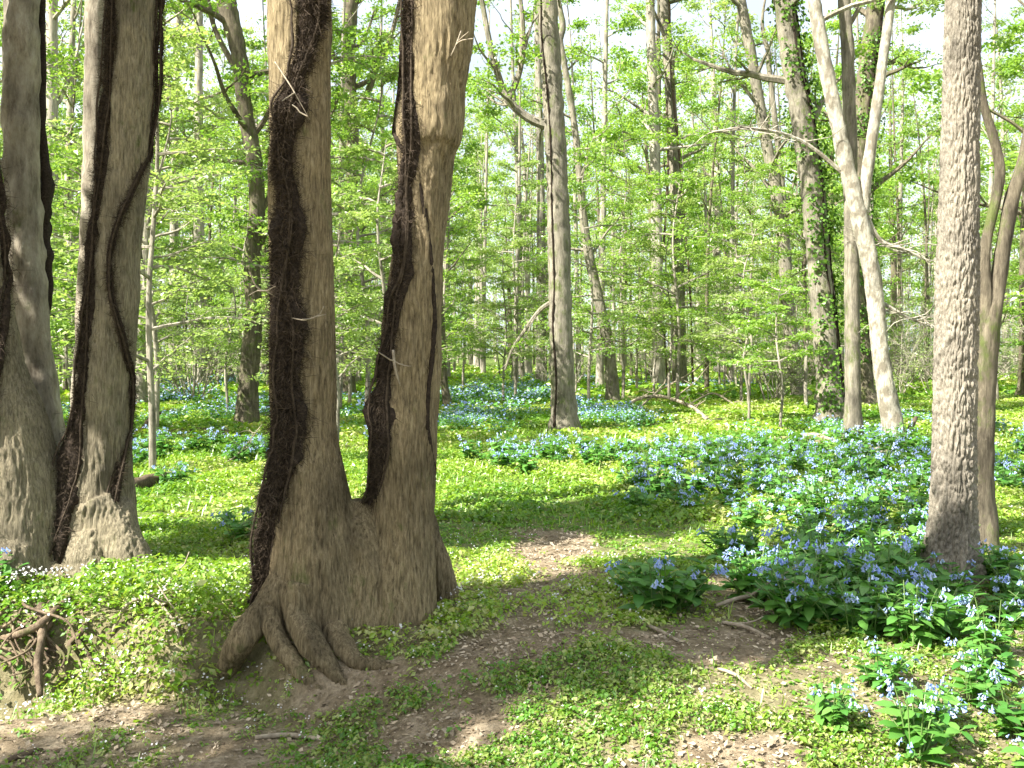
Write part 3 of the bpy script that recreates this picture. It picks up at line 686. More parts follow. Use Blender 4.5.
# --- rough barked tree at the right
def rough_tree():
    P = to_ground(pxpath([(964, -60, 17), (963, 0, 17), (961, 100, 17.5), (959, 200, 19), (957, 300, 20.5), (955, 400, 20.5), (954, 480, 21.5), (952, 530, 23.5), (950, 560, 27), (948, 580, 30)], 6.9, 17, (0, .02), .012))
    low = P[P[:, 2] < 4.6]; hi = P[P[:, 2] >= 4.5]
    base = np.array([low[0, 0], low[0, 1], Tf(low[0, 0], low[0, 1])]); e = empty('rough_barked_tree', base, 'straight tree with blocky pale grey bark standing in bluebells at the right', 'tree')
    seg = 200; th = np.linspace(0, 2*np.pi, seg, endpoint=False); n = len(low)
    cx, cy, z, r = low[:, :1], low[:, 1:2], low[:, 2:3], low[:, 3:4]
    c_, s_ = np.cos(th)[None], np.sin(th)[None]
    gz = base[2]; fl = np.exp(-np.maximum(z-gz, 0)/.22)
    rr = r*(1+fl*.22*np.cos(th*5+.7)[None]+fl*.12*np.cos(th*3)[None])
    # plates: vertical furrows broken by cracks
    ww = fbm(c_*3, s_*3, z*5, s=91, o=2)*2.0
    a1 = np.abs(2*vnoise(c_*7.5+ww, s_*7.5+ww, z*11.0, s=77)-1); a2 = np.abs(2*vnoise(c_*6+5+ww, s_*6, z*17+ww*2, s=79)-1)
    a3 = np.abs(2*vnoise(c_*12+ww, s_*12+ww, z*30, s=78)-1)
    d = .021*np.minimum(sst(.02, .34, a1), .25+.75*sst(.0, .30, a2))*(.7+.3*sst(0, .3, a3))+.006*fbm(c_*26, s_*26, z*45, s=12, o=2)-.020
    rr = rr+d*(r/.15)
    V = np.stack([cx+rr*c_, cy+rr*s_, z+0*rr], -1).reshape(-1, 3)
    i = np.arange(n-1)[:, None]*seg; j = np.arange(seg)[None]; k = (j+1) % seg
    mb = MB(); mb.add(V, np.stack([i+j, i+k, i+seg+k, i+seg+j], -1).reshape(-1, 4)); hi = hi[::8]; mb.tube(hi[:, :3], hi[:, 3], 16)
    build(mb, 'trunk', [M['rough']], base, e)
    w, lf = MB(), []; P2 = P[::8]; crown_on(P2, 9, 12, 4.2, w, lf, LF_NEAR)
    spread_leaves(w, lf, .13, 1); build(w, 'crown', [M['grey'], M['leaf']], base, e, smooth=False)
rough_tree()
simple_tree('forked_tree', 'dark forked tree tight behind the rough trunk, leaning out to the right', [(1075, -40, 5), (1040, 90, 6), (1023, 165, 6.5), (1011, 204, 7), (998, 282, 8), (988, 325, 12), (982, 380, 13), (979, 480, 14), (978, 560, 18)], 7.75, 10, 'dark', 4.0, 5, 2.4, seg=18, step=.05, cfg=LF_NEAR,
            forks=[([(975, 40, 3.5), (983, 100, 4), (994, 139, 4.5), (1000, 170, 5), (995, 204, 5), (985, 250, 5.5), (983, 300, 9), (984, 340, 10)], 7)])

# --- middle distance
def m1x(w, lf, D):
    for q in ([(548, 126, 6), (528, 118, 4.5), (508, 100, 4), (498, 75, 3.5), (489, 40, 3), (480, -10, 2.5)], [(508, 100, 3.5), (520, 70, 3), (523, 30, 2.5), (518, -20, 2)], [(556, 300, 3), (540, 310, 2.2), (525, 330, 1.8), (512, 350, 1.4), (505, 370, 1)]):
        p = smoothpath(np.array([[*W(a, b, D), c/F*D] for a, b, c in q]), 5); w.tube(p[:, :3], p[:, 3], 7, cap=False); twiggy(w, lf, p[:, :3], p[:, 3], CF, 0, 1)
P_m1 = simple_tree('straight_tree', 'straight grey tree with a dark crack, standing alone in the middle meadow', [(546, -30, 9.5), (547, 0, 10), (553, 100, 10.5), (558, 200, 11), (560, 300, 11.5), (563, 384, 12), (564, 415, 13), (565, 432, 14)], 19.9, 21, 'grey', 8.5, 12, 3.5, extra=m1x, seg=18)
vine(P_m1, 19.85, [(541, -20, 1.3), (542, 40, 1.3), (548, 100, 1.3), (551, 160, 1.4), (552, 220, 1.4), (554, 280, 1.4), (553, 330, 1.6), (556, 380, 1.6), (554, 426, 2)], 'thin dark vine up the left side of the lone middle tree', hair=0, strands=1)
simple_tree('straight_tree', 'left of a pair of pale straight trees right of centre', [(650, -20, 4.5), (650, 0, 4.5), (656, 200, 5.5), (658, 340, 6), (659, 390, 8)], 41, 24, 'woods2', 9, 12, 4, seg=12, step=.2)
simple_tree('straight_tree', 'right of a pair of pale straight trees, with a loose vine beside it', [(662, -20, 5), (664, 0, 5), (671, 100, 5.5), (676, 200, 6), (679, 340, 7), (680, 388, 8)], 42, 24, 'grey', 9, 12, 4, seg=12, step=.2)
def cord(name, label, rows, D, cat='vine', mat='darkstick'):
    p = resample(smoothpath(np.array([[*W(a, b, D), c/F*D] for a, b, c in rows]), 6), .08); m = MB(); m.tube(p[:, :3], p[:, 3], 6, wob=.2)
    build(m, name, [M[mat]], p[-1, :3].copy(), label=label, category=cat)
cord('hanging_vine', 'slack dark vine hanging beside the right tree of the pale pair', [(669, -10, 1.2), (672, 80, 1.4), (680, 160, 1.4), (684, 220, 1.3), (690, 290, 1.2), (693, 387, 1.2)], 41.5)
cord('hanging_vine', 'dark vine looping down between the pale pair', [(667, 100, 1), (668, 180, 1.2), (664, 240, 1.2), (661, 280, 1.2), (664, 330, 1), (668, 388, 1)], 41)
simple_tree('crooked_tree', 'crooked tree leaning left through the leaves, left of the pale pair', [(560, 40, 3), (575, 130, 3.5), (583, 215, 4), (590, 260, 5), (601, 310, 5.5), (609, 350, 6), (613, 403, 7)], 30, 15, 'grey', 3.4, 10, 3, seg=12, step=.12)
simple_tree('slim_tree', 'slim dark trunk just left of the lone middle tree', [(536, -20, 3), (539, 100, 3.5), (541, 220, 4.5), (541, 300, 5), (541, 386, 5.5)], 44, 22, 'woods', 8, 10, 4, seg=10, step=.2)
def m6x(w, lf, D):
    for q in ([(243, 80, 3.5), (225, 50, 3), (212, 20, 2.5), (205, -20, 2)], [(250, 140, 3), (270, 110, 2.5), (285, 60, 2)], [(256, 250, 2.5), (275, 225, 2)]):
        p = smoothpath(np.array([[*W(a, b, D), c/F*D] for a, b, c in q]), 5); w.tube(p[:, :3], p[:, 3], 6, cap=False); twiggy(w, lf, p[:, :3], p[:, 3], CF, 0, 1)
simple_tree('twisted_tree', 'mossy twisting trunk between the left cluster and the double tree', [(215, -60, 9), (226, 0, 9.5), (240, 60, 8), (245, 110, 7.5), (254, 160, 8), (257, 210, 8), (252, 270, 8), (254, 310, 8.5), (251, 350, 9.5), (248, 390, 10), (247, 426, 11)], 21, 17, 'dark', 4.2, 14, 3.2, extra=m6x)
def m7x(w, lf, D):
    for q in ([(351, 130, 4), (365, 100, 3.5), (378, 65, 3), (390, 40, 2.5), (400, 0, 2)], [(350, 90, 3), (335, 60, 2.5), (322, 20, 2)], [(348, 310, 3), (370, 300, 2.5), (390, 303, 2)]):
        p = smoothpath(np.array([[*W(a, b, D), c/F*D] for a, b, c in q]), 5); w.tube(p[:, :3], p[:, 3], 6, cap=False); twiggy(w, lf, p[:, :3], p[:, 3], CF, 0, 1)
simple_tree('branching_tree', 'dark branching tree framed between the two stems of the double tree', [(352, -40, 7), (351, 0, 7.5), (348, 60, 7.5), (353, 150, 6.5), (350, 200, 6.5), (346, 300, 8), (347, 394, 9)], 35, 20, 'dark', 5, 15, 3.6, extra=m7x, seg=12, step=.15)
simple_tree('slim_tree', 'slim brown trunk between the left cluster and the mossy twisting trunk', [(152, -20, 4), (150, 100, 4.5), (147, 200, 5), (144, 300, 5.5), (141, 407, 6.5)], 28.5, 17, 'woods', 4.5, 12, 3, seg=10, step=.15)
simple_tree('thin_tree', 'thin leaning tree just right of the double tree', [(430, 200, 2.5), (438, 280, 3), (442, 330, 3.2), (444, 380, 3.6), (448, 407, 4.2)], 27.5, 10, 'dark', 3, 8, 2, seg=8, step=.12)
simple_tree('leaning_tree', 'tall leaning tree with dark foot, fourth trunk left from the rough trunk', [(738, -40, 4.5), (741, 0, 5), (752, 60, 5.5), (764, 130, 5.5), (776, 190, 6), (784, 250, 6.5), (790, 330, 7), (798, 385, 7.5), (802, 398, 9)], 33.5, 19, 'grey', 5.5, 13, 3.4, seg=12, step=.13,
            forks=[([(768, 60, 2.5), (776, 130, 3), (782, 190, 3.5), (785, 225, 4), (786, 250, 4)], 14)])
P_iv = simple_tree('ivy_clad_tree', 'thick grey trunk with leafy ivy on its right side, left of the pale tree', [(776, -60, 9), (784, 0, 10), (792, 60, 10.5), (803, 125, 11), (812, 190, 11.5), (818, 250, 11.5), (825, 330, 12), (829, 384, 13), (831, 420, 15)], 22.7, 20, 'grey', 6, 12, 3.2, seg=18)
P_dk = simple_tree('dark_trunk_tree', 'dark ivy-covered trunk behind the fork of the pale tree', [(882, -60, 8), (876, 0, 8), (868, 60, 8.5), (862, 120, 9), (858, 200, 9), (860, 300, 9), (864, 384, 9.5), (868, 402, 11)], 29, 20, 'dark', 6, 12, 3.2, seg=14)
def ivy(P, D, side, z0, z1, n, label):
    base = np.array([*on_trunk(P, z0, side*.5, .02)]); m = MB()
    z = rng.uniform(z0, z1, n); th = rng.uniform(-.5, 2.4, n) if side > 0 else rng.uniform(.7, 3.6, n)
    th = np.where(rng.random(n) < .5, th, -th)
    dens = vnoise(z*1.6, th*1.2, s=31) > .35; z, th = z[dens], th[dens]; n = len(z)
    B = np.array([nearest(P, q) for q in z]); o = rng.random(n)**2*.38+.02
    rad = np.stack([np.cos(th), np.sin(th), 0*th], 1); C = B[:, :3]+rad*(B[:, 3]+o)[:, None]; C[:, 2] = z
    nn = rad+rng.normal(size=(n, 3))*.5+np.array([0, 0, .4]); nn /= np.linalg.norm(nn, axis=1)[:, None]
    m.leaves(C, nn, rng.uniform(.06, .12, n), .8, 0)
    e = empty('ivy', base, label, 'ivy'); build(m, 'leaves', [M['ivy']], base, e, smooth=False)
    s_ = MB()
    for k in range(5):
        zz = np.linspace(z0, z1, 40); t = (k-2)*.5*side; q = np.array([nearest(P, v) for v in zz]); a = t+.3*np.sin(zz*1.3+k) if side > 0 else t+math.pi+.3*np.sin(zz*1.3+k)
        Q = np.stack([q[:, 0]+np.cos(a)*(q[:, 3]+.01), q[:, 1]+np.sin(a)*(q[:, 3]+.01), zz], 1); s_.tube(Q, .022, 5)
    build(s_, 'stem', [M['vine']], base, e)
ivy(P_iv, 22.7, 1, .2, 12, 5200, 'leafy ivy and bare stems up the right side of the thick grey trunk')
ivy(P_dk, 29, 1, 1.2, 14, 6500, 'dense dark ivy wrapping the trunk behind the pale tree')
simple_tree('straight_tree', 'narrow straight trunk standing in front, between the ivy trunk and the pale tree', [(842, -40, 5.5), (844, 0, 6), (848, 60, 6.5), (851, 200, 7), (852, 300, 7.5), (853, 400, 8), (853, 444, 10)], 17.1, 17, 'grey', 7, 9, 3, seg=14)
def m15x(w, lf, D):
    for q in ([(866, 215, 3), (880, 240, 2.2), (905, 250, 1.6), (930, 262, 1.2)], [(878, 300, 2.2), (905, 316, 1.6), (930, 326, 1)], [(845, 175, 2.5), (800, 140, 1.8), (750, 128, 1.4), (712, 132, 1)]):
        p = smoothpath(np.array([[*W(a, b, D), c/F*D] for a, b, c in q]), 5); w.tube(p[:, :3], p[:, 3], 6, cap=False)
        for k in range(22):
            i = rng.integers(4, len(p)); Q, r = limb(p[i, :3], rng.uniform(0, 6.28), rng.uniform(-.3, .6), rng.uniform(.4, 1.1), .008, 5, .2); w.tube(Q, r, 4, cap=False)
simple_tree('pale_tree', 'pale peeling tree leaning left and forking, brightest trunk left of the rough trunk', [(806, -60, 6), (814, 0, 6.5), (824, 60, 7), (843, 150, 7.5), (855, 200, 8.5), (873, 280, 8.5), (880, 350, 8.5), (888, 400, 9.5), (896, 446, 11)], 16.7, 17, 'pale', 7, 9, 3, seg=18, extra=m15x, leafmat='leafy',
            forks=[([(896, -60, 4), (891, 0, 4.5), (883, 60, 5), (874, 125, 5.5), (866, 180, 6), (862, 215, 7)], 14)])

# --- unseen trees beyond the frame, added so their crowns shade the floor
def tree_mesh(seed, H, r, z0, nb, ln, size, cfg, mat, leafmat, lean=.04, seg=9):
    a = rng.uniform(0, 6.28); n = 12; P = []
    for i in range(n+1):
        t = i/n; P.append([math.cos(a)*lean*H*t*t+.14*math.sin(t*6+seed)*t, math.sin(a)*lean*H*t*t+.14*math.cos(t*5+seed*2)*t, -.15+H*t, r*(1-t)**.8+.012])
    P = flare(resample(smoothpath(np.array(P), 3), .25), 0, .45, .35); mb = MB(); mb.tube(P[:, :3], P[:, 3], seg, wob=.14)
    w, lf = MB(), []; crown_on(P, z0, nb, ln, w, lf, cfg)
    spread_leaves(w, lf, size, 1)
    return mb.mesh('trunk', [M[mat]]), w.mesh('crown', [M[mat], M[leafmat]], smooth=False)
CB = dict(sub=(1.2, 1.8), lv=2, spr=2, rad=.65, nl=27)
def place(meshes, name, x, y, label, group, sc=1, rz=None):
    e = empty(name, (x, y, Tf(x, y)), label, 'tree', group); e.rotation_euler.z = rng.uniform(0, 6.28) if rz is None else rz; e.scale = (sc, sc, sc*rng.uniform(.92, 1.1))
    for nm, me in zip(('trunk', 'crown'), meshes): obj(nm, me, e)
    return e
rng = np.random.default_rng(5); random.seed(5)
TALL = [tree_mesh(i, H, r, z0, nb, ln, .17, CB, mt, lm) for i, (H, r, z0, nb, ln, mt, lm) in enumerate((
    (21, .19, 6, 15, 3.6, 'woods', 'leaf'), (24, .24, 8, 16, 4.2, 'woods2', 'leafy'), (18, .13, 4, 14, 2.8, 'woods', 'leaf'), (22, .16, 7, 14, 3.2, 'woods2', 'leaf'), (19, .28, 5, 17, 4.2, 'dark', 'leaf'), (17, .10, 5, 13, 2.4, 'woods', 'leafy')))]
BARE = [tree_mesh(i+20, H, r, z0, 12, ln, .15, dict(sub=(1.5, 2.0), lv=2, spr=1, rad=.5, nl=4), mt, 'leafy') for i, (H, r, z0, ln, mt) in enumerate(((16, .08, 5, 1.8, 'dark'), (21, .12, 7, 2.4, 'woods2'), (13, .055, 4, 1.4, 'dark'), (19, .09, 7, 1.8, 'woods')))]
def sapling_mesh(seed, H, ns, rad, size, nl, leafmat='leaf', z0=1.3):
    n = 8; P = [[.12*math.sin(i*1.1+seed)*i/n*2, .12*math.cos(i*.9+seed)*i/n*2, -.1+H*i/n, (.018+.004*H)*(1-i/n)**.8+.006] for i in range(n+1)]
    P = resample(smoothpath(np.array(P), 3), .15); mb = MB(); mb.tube(P[:, :3], P[:, 3], 7)
    w, lf = MB(), []
    for k in range(ns):
        z = z0+(H-z0)*(k+rng.random()*.8)/ns; b = nearest(P, z); L = rad*(1.1-.6*(z-z0)/(H-z0))*rng.uniform(.6, 1.2)
        Q, q = limb(b[:3], k*2.4+rng.normal()*.5, rng.uniform(.05, .5), L, .012+.002*H, 7, .12, -.1); w.tube(Q, q, 5, cap=False)
        for j in range(2, 8):
            for s_ in (-1, 1):
                d = Q[min(j, 7)]-Q[j-1]; az = math.atan2(d[1], d[0])+s_*rng.uniform(.5, 1.1); t, tr = limb(Q[min(j, 7)], az, rng.normal()*.15, L*.3, .006, 3, .1); w.tube(t, tr, 3, cap=False)
                lf.append((t[-1], .24*rad/1.5, nl)); lf.append((t[1], .2*rad/1.5, nl//2))
    spread_leaves(w, lf, size, 1, flat=.22, tilt=.4)
    return mb.mesh('trunk', [M['woods']]), w.mesh('crown', [M['woods'], M[leafmat]], smooth=False)
SAP = [sapling_mesh(i, H, ns, rd, .085, int(nl*1.5), lm) for i, (H, ns, rd, nl, lm) in enumerate(((6.5, 20, 1.7, 11, 'leaf'), (8.5, 26, 2.1, 12, 'leaf'), (5.0, 15, 1.4, 10, 'leafy'), (7.5, 20, 1.8, 9, 'leafy'), (3.6, 11, 1.1, 9, 'leaf')))]

SHADE = tree_mesh(40, 9.5, .2, 5.4, 22, 1.75, .16, dict(sub=(1.8, 2.4), lv=2, spr=3, rad=.5, nl=34), 'grey', 'leaf')  # dense low crown, added out of view to block sun for the shade band
SHADE2 = tree_mesh(41, 14.5, .24, 9.0, 28, 1.8, .16, dict(sub=(1.8, 2.4), lv=2, spr=3, rad=.5, nl=34), 'grey', 'leaf')  # taller added blocker, carries the shade band further right
for i, (x, y, m, sc) in enumerate(((-3.0, 3.6, SHADE, .72), (-8.8, .2, SHADE2, .9), (-17, 13, TALL[1], 1), (-14, 19, TALL[3], 1), (12, 15, TALL[1], 1), (-6.6, 5.6, SHADE, .95))):
    e = place(m, 'woodland_tree', x, y, 'unseen tree added beside the clearing so its crown shades the meadow', 'unseen trees beside the clearing', sc, 0)
    if i == 0:
        lm_ = MB(); p = smoothpath(np.array([[-.0, 0, 3.6, .10], [-.5, -.5, 4.5, .09], [-1.3, -1.4, 5.6, .08], [-2.4, -2.6, 7.1, .06], [-3.2, -3.6, 8.6, .03]]), 6); lm_.tube(p[:, :3], p[:, 3], 10, wob=.2)
        obj('limb', lm_.mesh('limb', [M['grey']]), e)  # unseen limb, added and bent so its shadow streaks the foreground

# --- the woods behind
rng = np.random.default_rng(23); random.seed(23)
pts = [(-1, 20), (0.9, 19.9)]
HERO_PX = [(545, 585), (640, 700), (880, 915), (935, 1000), (815, 860)]
def side(x, y):
    px = 512+F*x/y
    return ('behind the left cluster', 'at left') if px < 260 else ('behind the double tree', 'left of centre') if px < 480 else ('behind the lone middle tree', 'in the centre') if px < 740 else ('behind the pale leaning tree', 'at right')
n = 0; tries = 0
while n < 275 and tries < 20000:
    tries += 1
    y = math.sqrt(rng.uniform(33**2, 112**2)); x = rng.uniform(-1, 1)*(512/F+.12)*y
    if y > 70 and rng.random() < .25: continue
    px = 512+F*x/y
    if y < 46 and any(a < px < b for a, b in HERO_PX): continue
    dm = 1.9 if y < 60 else 2.5
    if any((x-a)**2+(y-b)**2 < dm*dm for a, b in pts): continue
    pts.append((x, y)); s1, s2 = side(x, y)
    if rng.random() < (.3 if px < 500 else .55):
        place(random.choice(BARE), 'slender_tree', x, y, f'slender nearly bare trunk in the distant woods {s1}', f'slender bare trees of the woods {s2}', rng.uniform(.85, 1.25))
    else:
        k = int(rng.integers(0, len(TALL))); place(TALL[k], 'woodland_tree', x, y, f'leafy spring tree in the distant woods {s1}', f'leafy trees of the woods {s2}', rng.uniform(.8, 1.2))
    n += 1
print('woods', n)
m_ = 0; tries = 0
while m_ < 112 and tries < 20000:
    tries += 1
    y = math.sqrt(rng.uniform(13**2, 50**2)); x = rng.uniform(-1, 1)*(512/F+.12)*y; px = 512+F*x/y
    if 425 < px < 1010 and y < 27: continue
    if y < 21 and (210 < px < 290): continue
    if any((x-a)**2+(y-b)**2 < 1.7 for a, b in pts): continue
    if px > 520 and rng.random() < .35: continue
    if 820 < px < 920 and y < 40: continue
    pts.append((x, y)); s1, s2 = side(x, y)
    place(random.choice(SAP), 'sapling', x, y, f'young understory tree with flat layers of bright leaves {s1}', f'understory saplings {s2}', rng.uniform(.8, 1.25)); m_ += 1
print('saplings', m_)
for px, py, k, lab in ((193, 405, 2, 'thin-stemmed sapling in the sunny meadow left of the mossy twisting trunk'), (780, 432, 4, 'thin dark sapling with sparse leaves in front of the leaning trees'), (748, 425, 4, 'knee-high start of a sapling beside the fallen branch'), (228, 415, 2, 'small sapling touching the left of the mossy twisting trunk'), (720, 392, 0, 'broad low sapling with pale layered leaves right of the pale pair')):
    x, y = G(px, py); place(SAP[k], 'sapling', x, y, lab, None, .9)

def thicket_mesh(seed, leafy=5):
    w, lf = MB(), []
    for k in range(13):
        a = rng.uniform(0, 6.28); Q, q = limb((math.cos(a)*.25, math.sin(a)*.25, -.05), a+rng.normal()*.5, rng.uniform(.7, 1.4), rng.uniform(1.6, 4.2), rng.uniform(.012, .028), 10, .12, -.5); w.tube(Q, q, 5, cap=False)
        twiggy(w, lf, Q, q, dict(sub=(3.2, 3.5), lv=2, spr=1, rad=.22, nl=leafy), 0, 1)
    c = MB(); spread_leaves(c, lf, .07)
    return w.mesh('stems', [M['woods2']]), c.mesh('leaves', [M['leafy']], smooth=False)
THK = [thicket_mesh(i) for i in range(3)]
q_ = 0; tries = 0
while q_ < 34 and tries < 9000:
    tries += 1; y = math.sqrt(rng.uniform(30**2, 58**2)); x = rng.uniform(-1, 1)*(512/F+.1)*y; px = 512+F*x/y
    if px < 640 and rng.random() < .75: continue
    if any((x-a)**2+(y-b)**2 < 1.0 for a, b in pts): continue
    pts.append((x, y)); s1, s2 = side(x, y); st, lv_ = THK[q_ % 3]; sc = rng.uniform(.7, 1.15)
    e = empty('thicket', (x, y, Tf(x, y)), f'tangle of thin bare stems in the woods {s1}', 'shrub', f'twiggy thickets {s2}'); e.rotation_euler.z = rng.uniform(0, 6.28); e.scale = (sc,)*3
    obj('stems', st, e); obj('leaves', lv_, e); q_ += 1

def far_woods():
    mb = MB(); n = 300
    az = rng.uniform(R(50), R(130), n); d = rng.uniform(108, 190, n); x = np.cos(az)*d; y = np.sin(az)*d
    for i in range(n):
        h = rng.uniform(14, 24); z = Tf(x[i], y[i]); P = np.array([[x[i], y[i], z-.3], [x[i]+rng.normal()*.3, y[i], z+h*.5], [x[i]+rng.normal()*.8, y[i], z+h]]); mb.tube(P, [rng.uniform(.12, .3), .12, .03], 6, 1, cap=False)
    m = 420000; az = rng.uniform(R(48), R(132), m); d = rng.uniform(100, 195, m); h = 33*rng.random(m)**.85; cl = vnoise(az*60, d*.12, h*.25, s=88)
    k = (cl > .47)&(h > 1.0); az, d, h = az[k], d[k], h[k]; m = len(az); X = np.cos(az)*d; Y = np.sin(az)*d
    nn = rng.normal(size=(m, 3))+np.array([0, 0, .8]); nn /= np.linalg.norm(nn, axis=1)[:, None]
    mb.leaves(np.stack([X, Y, T(X, Y)+h], 1), nn, rng.uniform(.22, .5, m), .7, 0)
    build(mb, 'far_woods', [M['leafy'], M['woods2']], kind='stuff', label='far-off spring woods closing the view', smooth=False)  # paler leaf colour stands in for haze over the distance
far_woods()

# ------------------------------------------------------------------ things lying on the floor
def stick(name, label, rows, mat, cat='branch', twigs=0, lift=.0, seg=8, step=.04, group=None):
    """rows (px, row, radius m, height above the soil)"""
    P = []
    for px, py, r, h in rows:
        x, y = G(px, py); P.append([x, y, Tf(x, y)+h+r*.7, r])
    P = resample(smoothpath(np.array(P), 6), step); m = MB(); m.tube(P[:, :3], P[:, 3], seg, wob=.25)
    base = P[0, :3].copy()
    for k in range(twigs):
        i = rng.integers(len(P)//5, len(P)-1); d = P[i+1, :3]-P[i-1, :3]; Q, q = limb(P[i, :3], math.atan2(d[1], d[0])+rng.choice([-1, 1])*rng.uniform(.4, 1), rng.uniform(.0, .7), rng.uniform(.3, 1.1)*P[i, 3]*28, P[i, 3]*.45, 6, .15); m.tube(Q, q, 5, cap=False)
        m.tube(*limb(Q[3], rng.uniform(0, 6.28), .3, .3, P[i, 3]*.3, 4, .2), 4, cap=False)
    build(m, name, [M[mat]], base, label=label, category=cat, group=group)
stick('log', 'short dark log end lying beside the left cluster in the grass', [(104, 500, .085, 0), (135, 490, .085, 0), (176, 482, .08, 0)], 'darkstick', 'log', seg=14)
stick('log', 'long thin dark log lying across the far meadow left of the mossy trunk', [(165, 437, .07, 0), (200, 435, .08, 0), (240, 437, .06, 0)], 'darkstick', 'log')
stick('fallen_branch', 'dark broken branch sticking up from the meadow beside the left cluster', [(130, 442, .05, 0), (142, 436, .05, .05), (150, 430, .045, .2), (160, 432, .035, .35)], 'darkstick', 'branch')
stick('fallen_branch', 'grey arched fallen branch lying right of the lone middle tree', [(618, 416, .03, .0), (636, 408, .045, .2), (660, 406, .05, .25), (690, 412, .05, .12), (712, 425, .05, 0), (730, 432, .03, 0)], 'stick', twigs=9)
stick('fallen_branch', 'thin bleached branch rising out of the arched fallen branch', [(640, 412, .03, .1), (660, 400, .035, .3), (690, 398, .03, .8), (705, 396, .02, 1.2)], 'stick', twigs=7)
stick('fallen_branch', 'low bent grey branch at the right end of the arched fallen branch', [(690, 408, .02, .1), (712, 402, .03, .25), (730, 406, .03, .1), (745, 414, .02, 0)], 'stick', twigs=4)
stick('fallen_branch', 'dead branch lying flat in front of the arched fallen branch', [(640, 440, .03, 0), (665, 432, .035, .02), (690, 428, .03, .05), (722, 423, .02, .08)], 'stick', twigs=4)
stick('stick', 'straight stick lying on the shaded bare soil in the middle', [(618, 618, .011, 0), (650, 630, .012, .01), (677, 643, .009, .005)], 'stick', 'stick')
stick('stick', 'pale stick end on the bare ground below the big roots', [(255, 741, .012, .0), (290, 739, .012, .008), (322, 741, .01, 0)], 'stick', 'stick')
stick('stick', 'thin twig lying in the grass at the bottom middle', [(718, 672, .008, .01), (735, 680, .008, .02), (752, 690, .006, 0)], 'stick', 'stick')
stick('stick', 'dark stick on the soil in the bottom left corner', [(8, 764, .015, 0), (30, 758, .015, .01), (42, 752, .01, 0)], 'darkstick', 'stick')
stick('stick', 'upper twig of the small pile beside the lone bushy bluebell clump', [(716, 612, .012, .03), (738, 610, .013, .06), (760, 604, .01, .05)], 'stick', 'stick', twigs=2)
stick('stick', 'lower twig of the small pile beside the lone bushy bluebell clump', [(722, 624, .01, .0), (745, 632, .011, .02), (770, 640, .008, 0)], 'stick', 'stick', twigs=1)
stick('stick', 'bent twig on the bank between the left roots and the double tree', [(112, 640, .010, .0), (126, 626, .012, .1), (150, 620, .012, .12), (172, 634, .01, .06), (182, 650, .008, 0)], 'stick', 'stick', twigs=3)
stick('stick', 'thin leaning bare twig in the sunny grass left of the double tree', [(205, 470, .008, .0), (235, 466, .01, .12), (262, 450, .008, .4)], 'stick', 'stick', twigs=3)
stick('bark_piece', 'pale slab of fallen bark in the grass left of the pale tree', [(762, 440, .04, 0), (778, 441, .05, .01), (796, 440, .03, 0)], 'stick', 'bark')
stick('bark_piece', 'second pale slab of fallen bark beside the ivy trunk foot', [(800, 437, .04, 0), (815, 438, .05, .01), (832, 441, .03, 0)], 'stick', 'bark')
for k in range(9):
    a, b = rng.uniform(856, 892), rng.uniform(449, 460)
    stick('wood_chunk', 'broken pale wood piece heaped at the foot of the pale tree', [(a, b, .03, .02), (a+rng.uniform(6, 14), b+rng.uniform(-3, 3), .035, .05), (a+rng.uniform(15, 28), b+rng.uniform(-4, 4), .015, .02)], 'stick', 'wood', group='broken wood at the foot of the pale tree')
stick('stump_snag', 'dark jagged snag poking up right of the pale tree foot', [(903, 448, .07, 0), (909, 444, .06, .15), (916, 441, .03, .4)], 'darkstick', 'snag')

def air_twig(label, rows, D):
    p = resample(smoothpath(np.array([[*W(a, b, d), c] for a, b, c, d in rows]), 5), .02); m = MB(); m.tube(p[:, :3], p[:, 3], 5)
    for k in range(2): i = rng.integers(len(p)//3, len(p)); m.tube(*limb(p[min(i, len(p)-1), :3], rng.uniform(0, 6.28), rng.uniform(-.3, .5), .12, .002, 4, .2), 4, cap=False)
    build(m, 'twig', [M['stick']], p[0, :3].copy(), label=label, category='twig')
for lab, q in (('curved bare twig on the upper left stem of the double tree', [(275, 62, .004, 5.62), (290, 85, .004, 5.5), (297, 97, .003, 5.48), (310, 120, .002, 5.5)]),
               ('white twig slanting across the top of the right stem', [(451, 56, .004, 5.74), (456, 45, .005, 5.73), (461, 31, .004, 5.74)]),
               ('pale twig springing from the vine at knee level of the left stem', [(292, 318, .004, 5.6), (305, 320, .004, 5.52), (318, 316, .003, 5.5), (324, 306, .002, 5.5)]),
               ('peeled pale splinter on the right stem of the double tree', [(393, 350, .008, 5.72), (395, 368, .009, 5.7), (400, 386, .004, 5.72)]),
               ('long bare twig reaching left from the double tree vine', [(280, 300, .004, 5.66), (262, 290, .003, 5.6), (248, 296, .002, 5.6)])):
    air_twig(lab, q, 0)

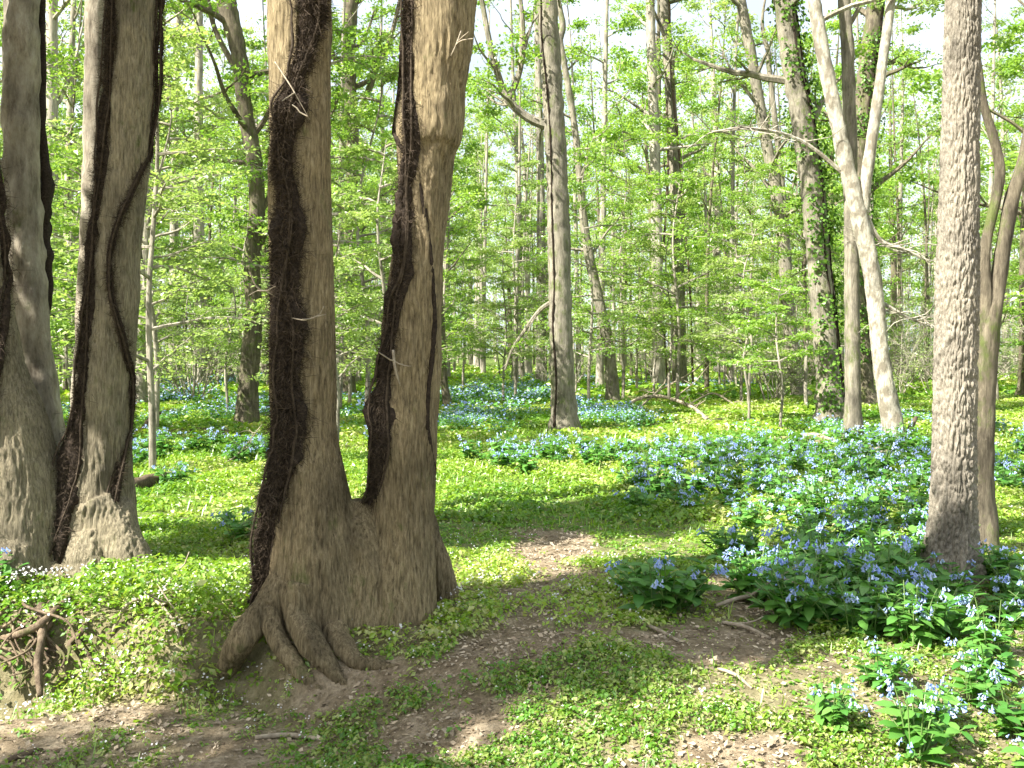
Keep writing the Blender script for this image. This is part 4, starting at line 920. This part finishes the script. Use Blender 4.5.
# ------------------------------------------------------------------ light, sky, camera
w = bpy.data.worlds.new('World'); S.world = w; w.use_nodes = True; nt = w.node_tree; nt.nodes.clear()
sk = nt.nodes.new('ShaderNodeTexSky'); sk.sky_type = 'NISHITA'; sk.sun_disc = False; sk.sun_elevation = SUNEL; sk.sun_rotation = R(90)-SUNAZ; sk.air_density = 1.0; sk.dust_density = 3.5; sk.ozone_density = 1.0
bg = nt.nodes.new('ShaderNodeBackground'); bg.inputs[1].default_value = .075; ow = nt.nodes.new('ShaderNodeOutputWorld')
tcw = nt.nodes.new('ShaderNodeTexCoord'); cn = N(nt, 'ShaderNodeTexNoise', Scale=3.0, Detail=6.0, Roughness=.55); nt.links.new(tcw.outputs['Generated'], cn.inputs['Vector'])
veil = ramp(nt, cn.outputs[0], [(.35, (.45, .45, .45)), (.6, (.85, .85, .85))])      # thin high cloud
nt.links.new(mixc(nt, veil, sk.outputs[0], (5.0, 5.4, 5.8)), bg.inputs[0]); nt.links.new(bg.outputs[0], ow.inputs[0])
ld = bpy.data.lights.new('sun', 'SUN'); ld.energy = 5.0; ld.angle = R(.53); ld.color = (1, .965, .90)
lo = bpy.data.objects.new('sun', ld); COL.objects.link(lo)
d = Vector((math.cos(SUNAZ)*math.cos(SUNEL), math.sin(SUNAZ)*math.cos(SUNEL), math.sin(SUNEL))); lo.rotation_euler = d.to_track_quat('Z', 'Y').to_euler(); lo.location = (-20, 0, 30)
cd = bpy.data.cameras.new('camera'); cd.sensor_width = 36; cd.lens = F*36/1024; cd.shift_y = -(384-HZ)/1024; cd.clip_end = 2000; cd.clip_start = .1
co_ = bpy.data.objects.new('camera', cd); COL.objects.link(co_); co_.location = (0, 0, CH); co_.rotation_euler = (R(90), 0, 0); S.camera = co_
S.view_settings.view_transform = 'Standard'; S.view_settings.look = 'None'; S.view_settings.gamma = 1; S.view_settings.exposure = 1.86; S.view_settings.use_curve_mapping = False
S.render.engine = 'CYCLES'; c = S.cycles
c.max_bounces = 7; c.diffuse_bounces = 4; c.glossy_bounces = 2; c.transmission_bounces = 5; c.transparent_max_bounces = 4
c.use_adaptive_sampling = True; c.adaptive_threshold = .02; c.use_denoising = True; c.sample_clamp_indirect = 6; c.caustics_reflective = False; c.caustics_refractive = False
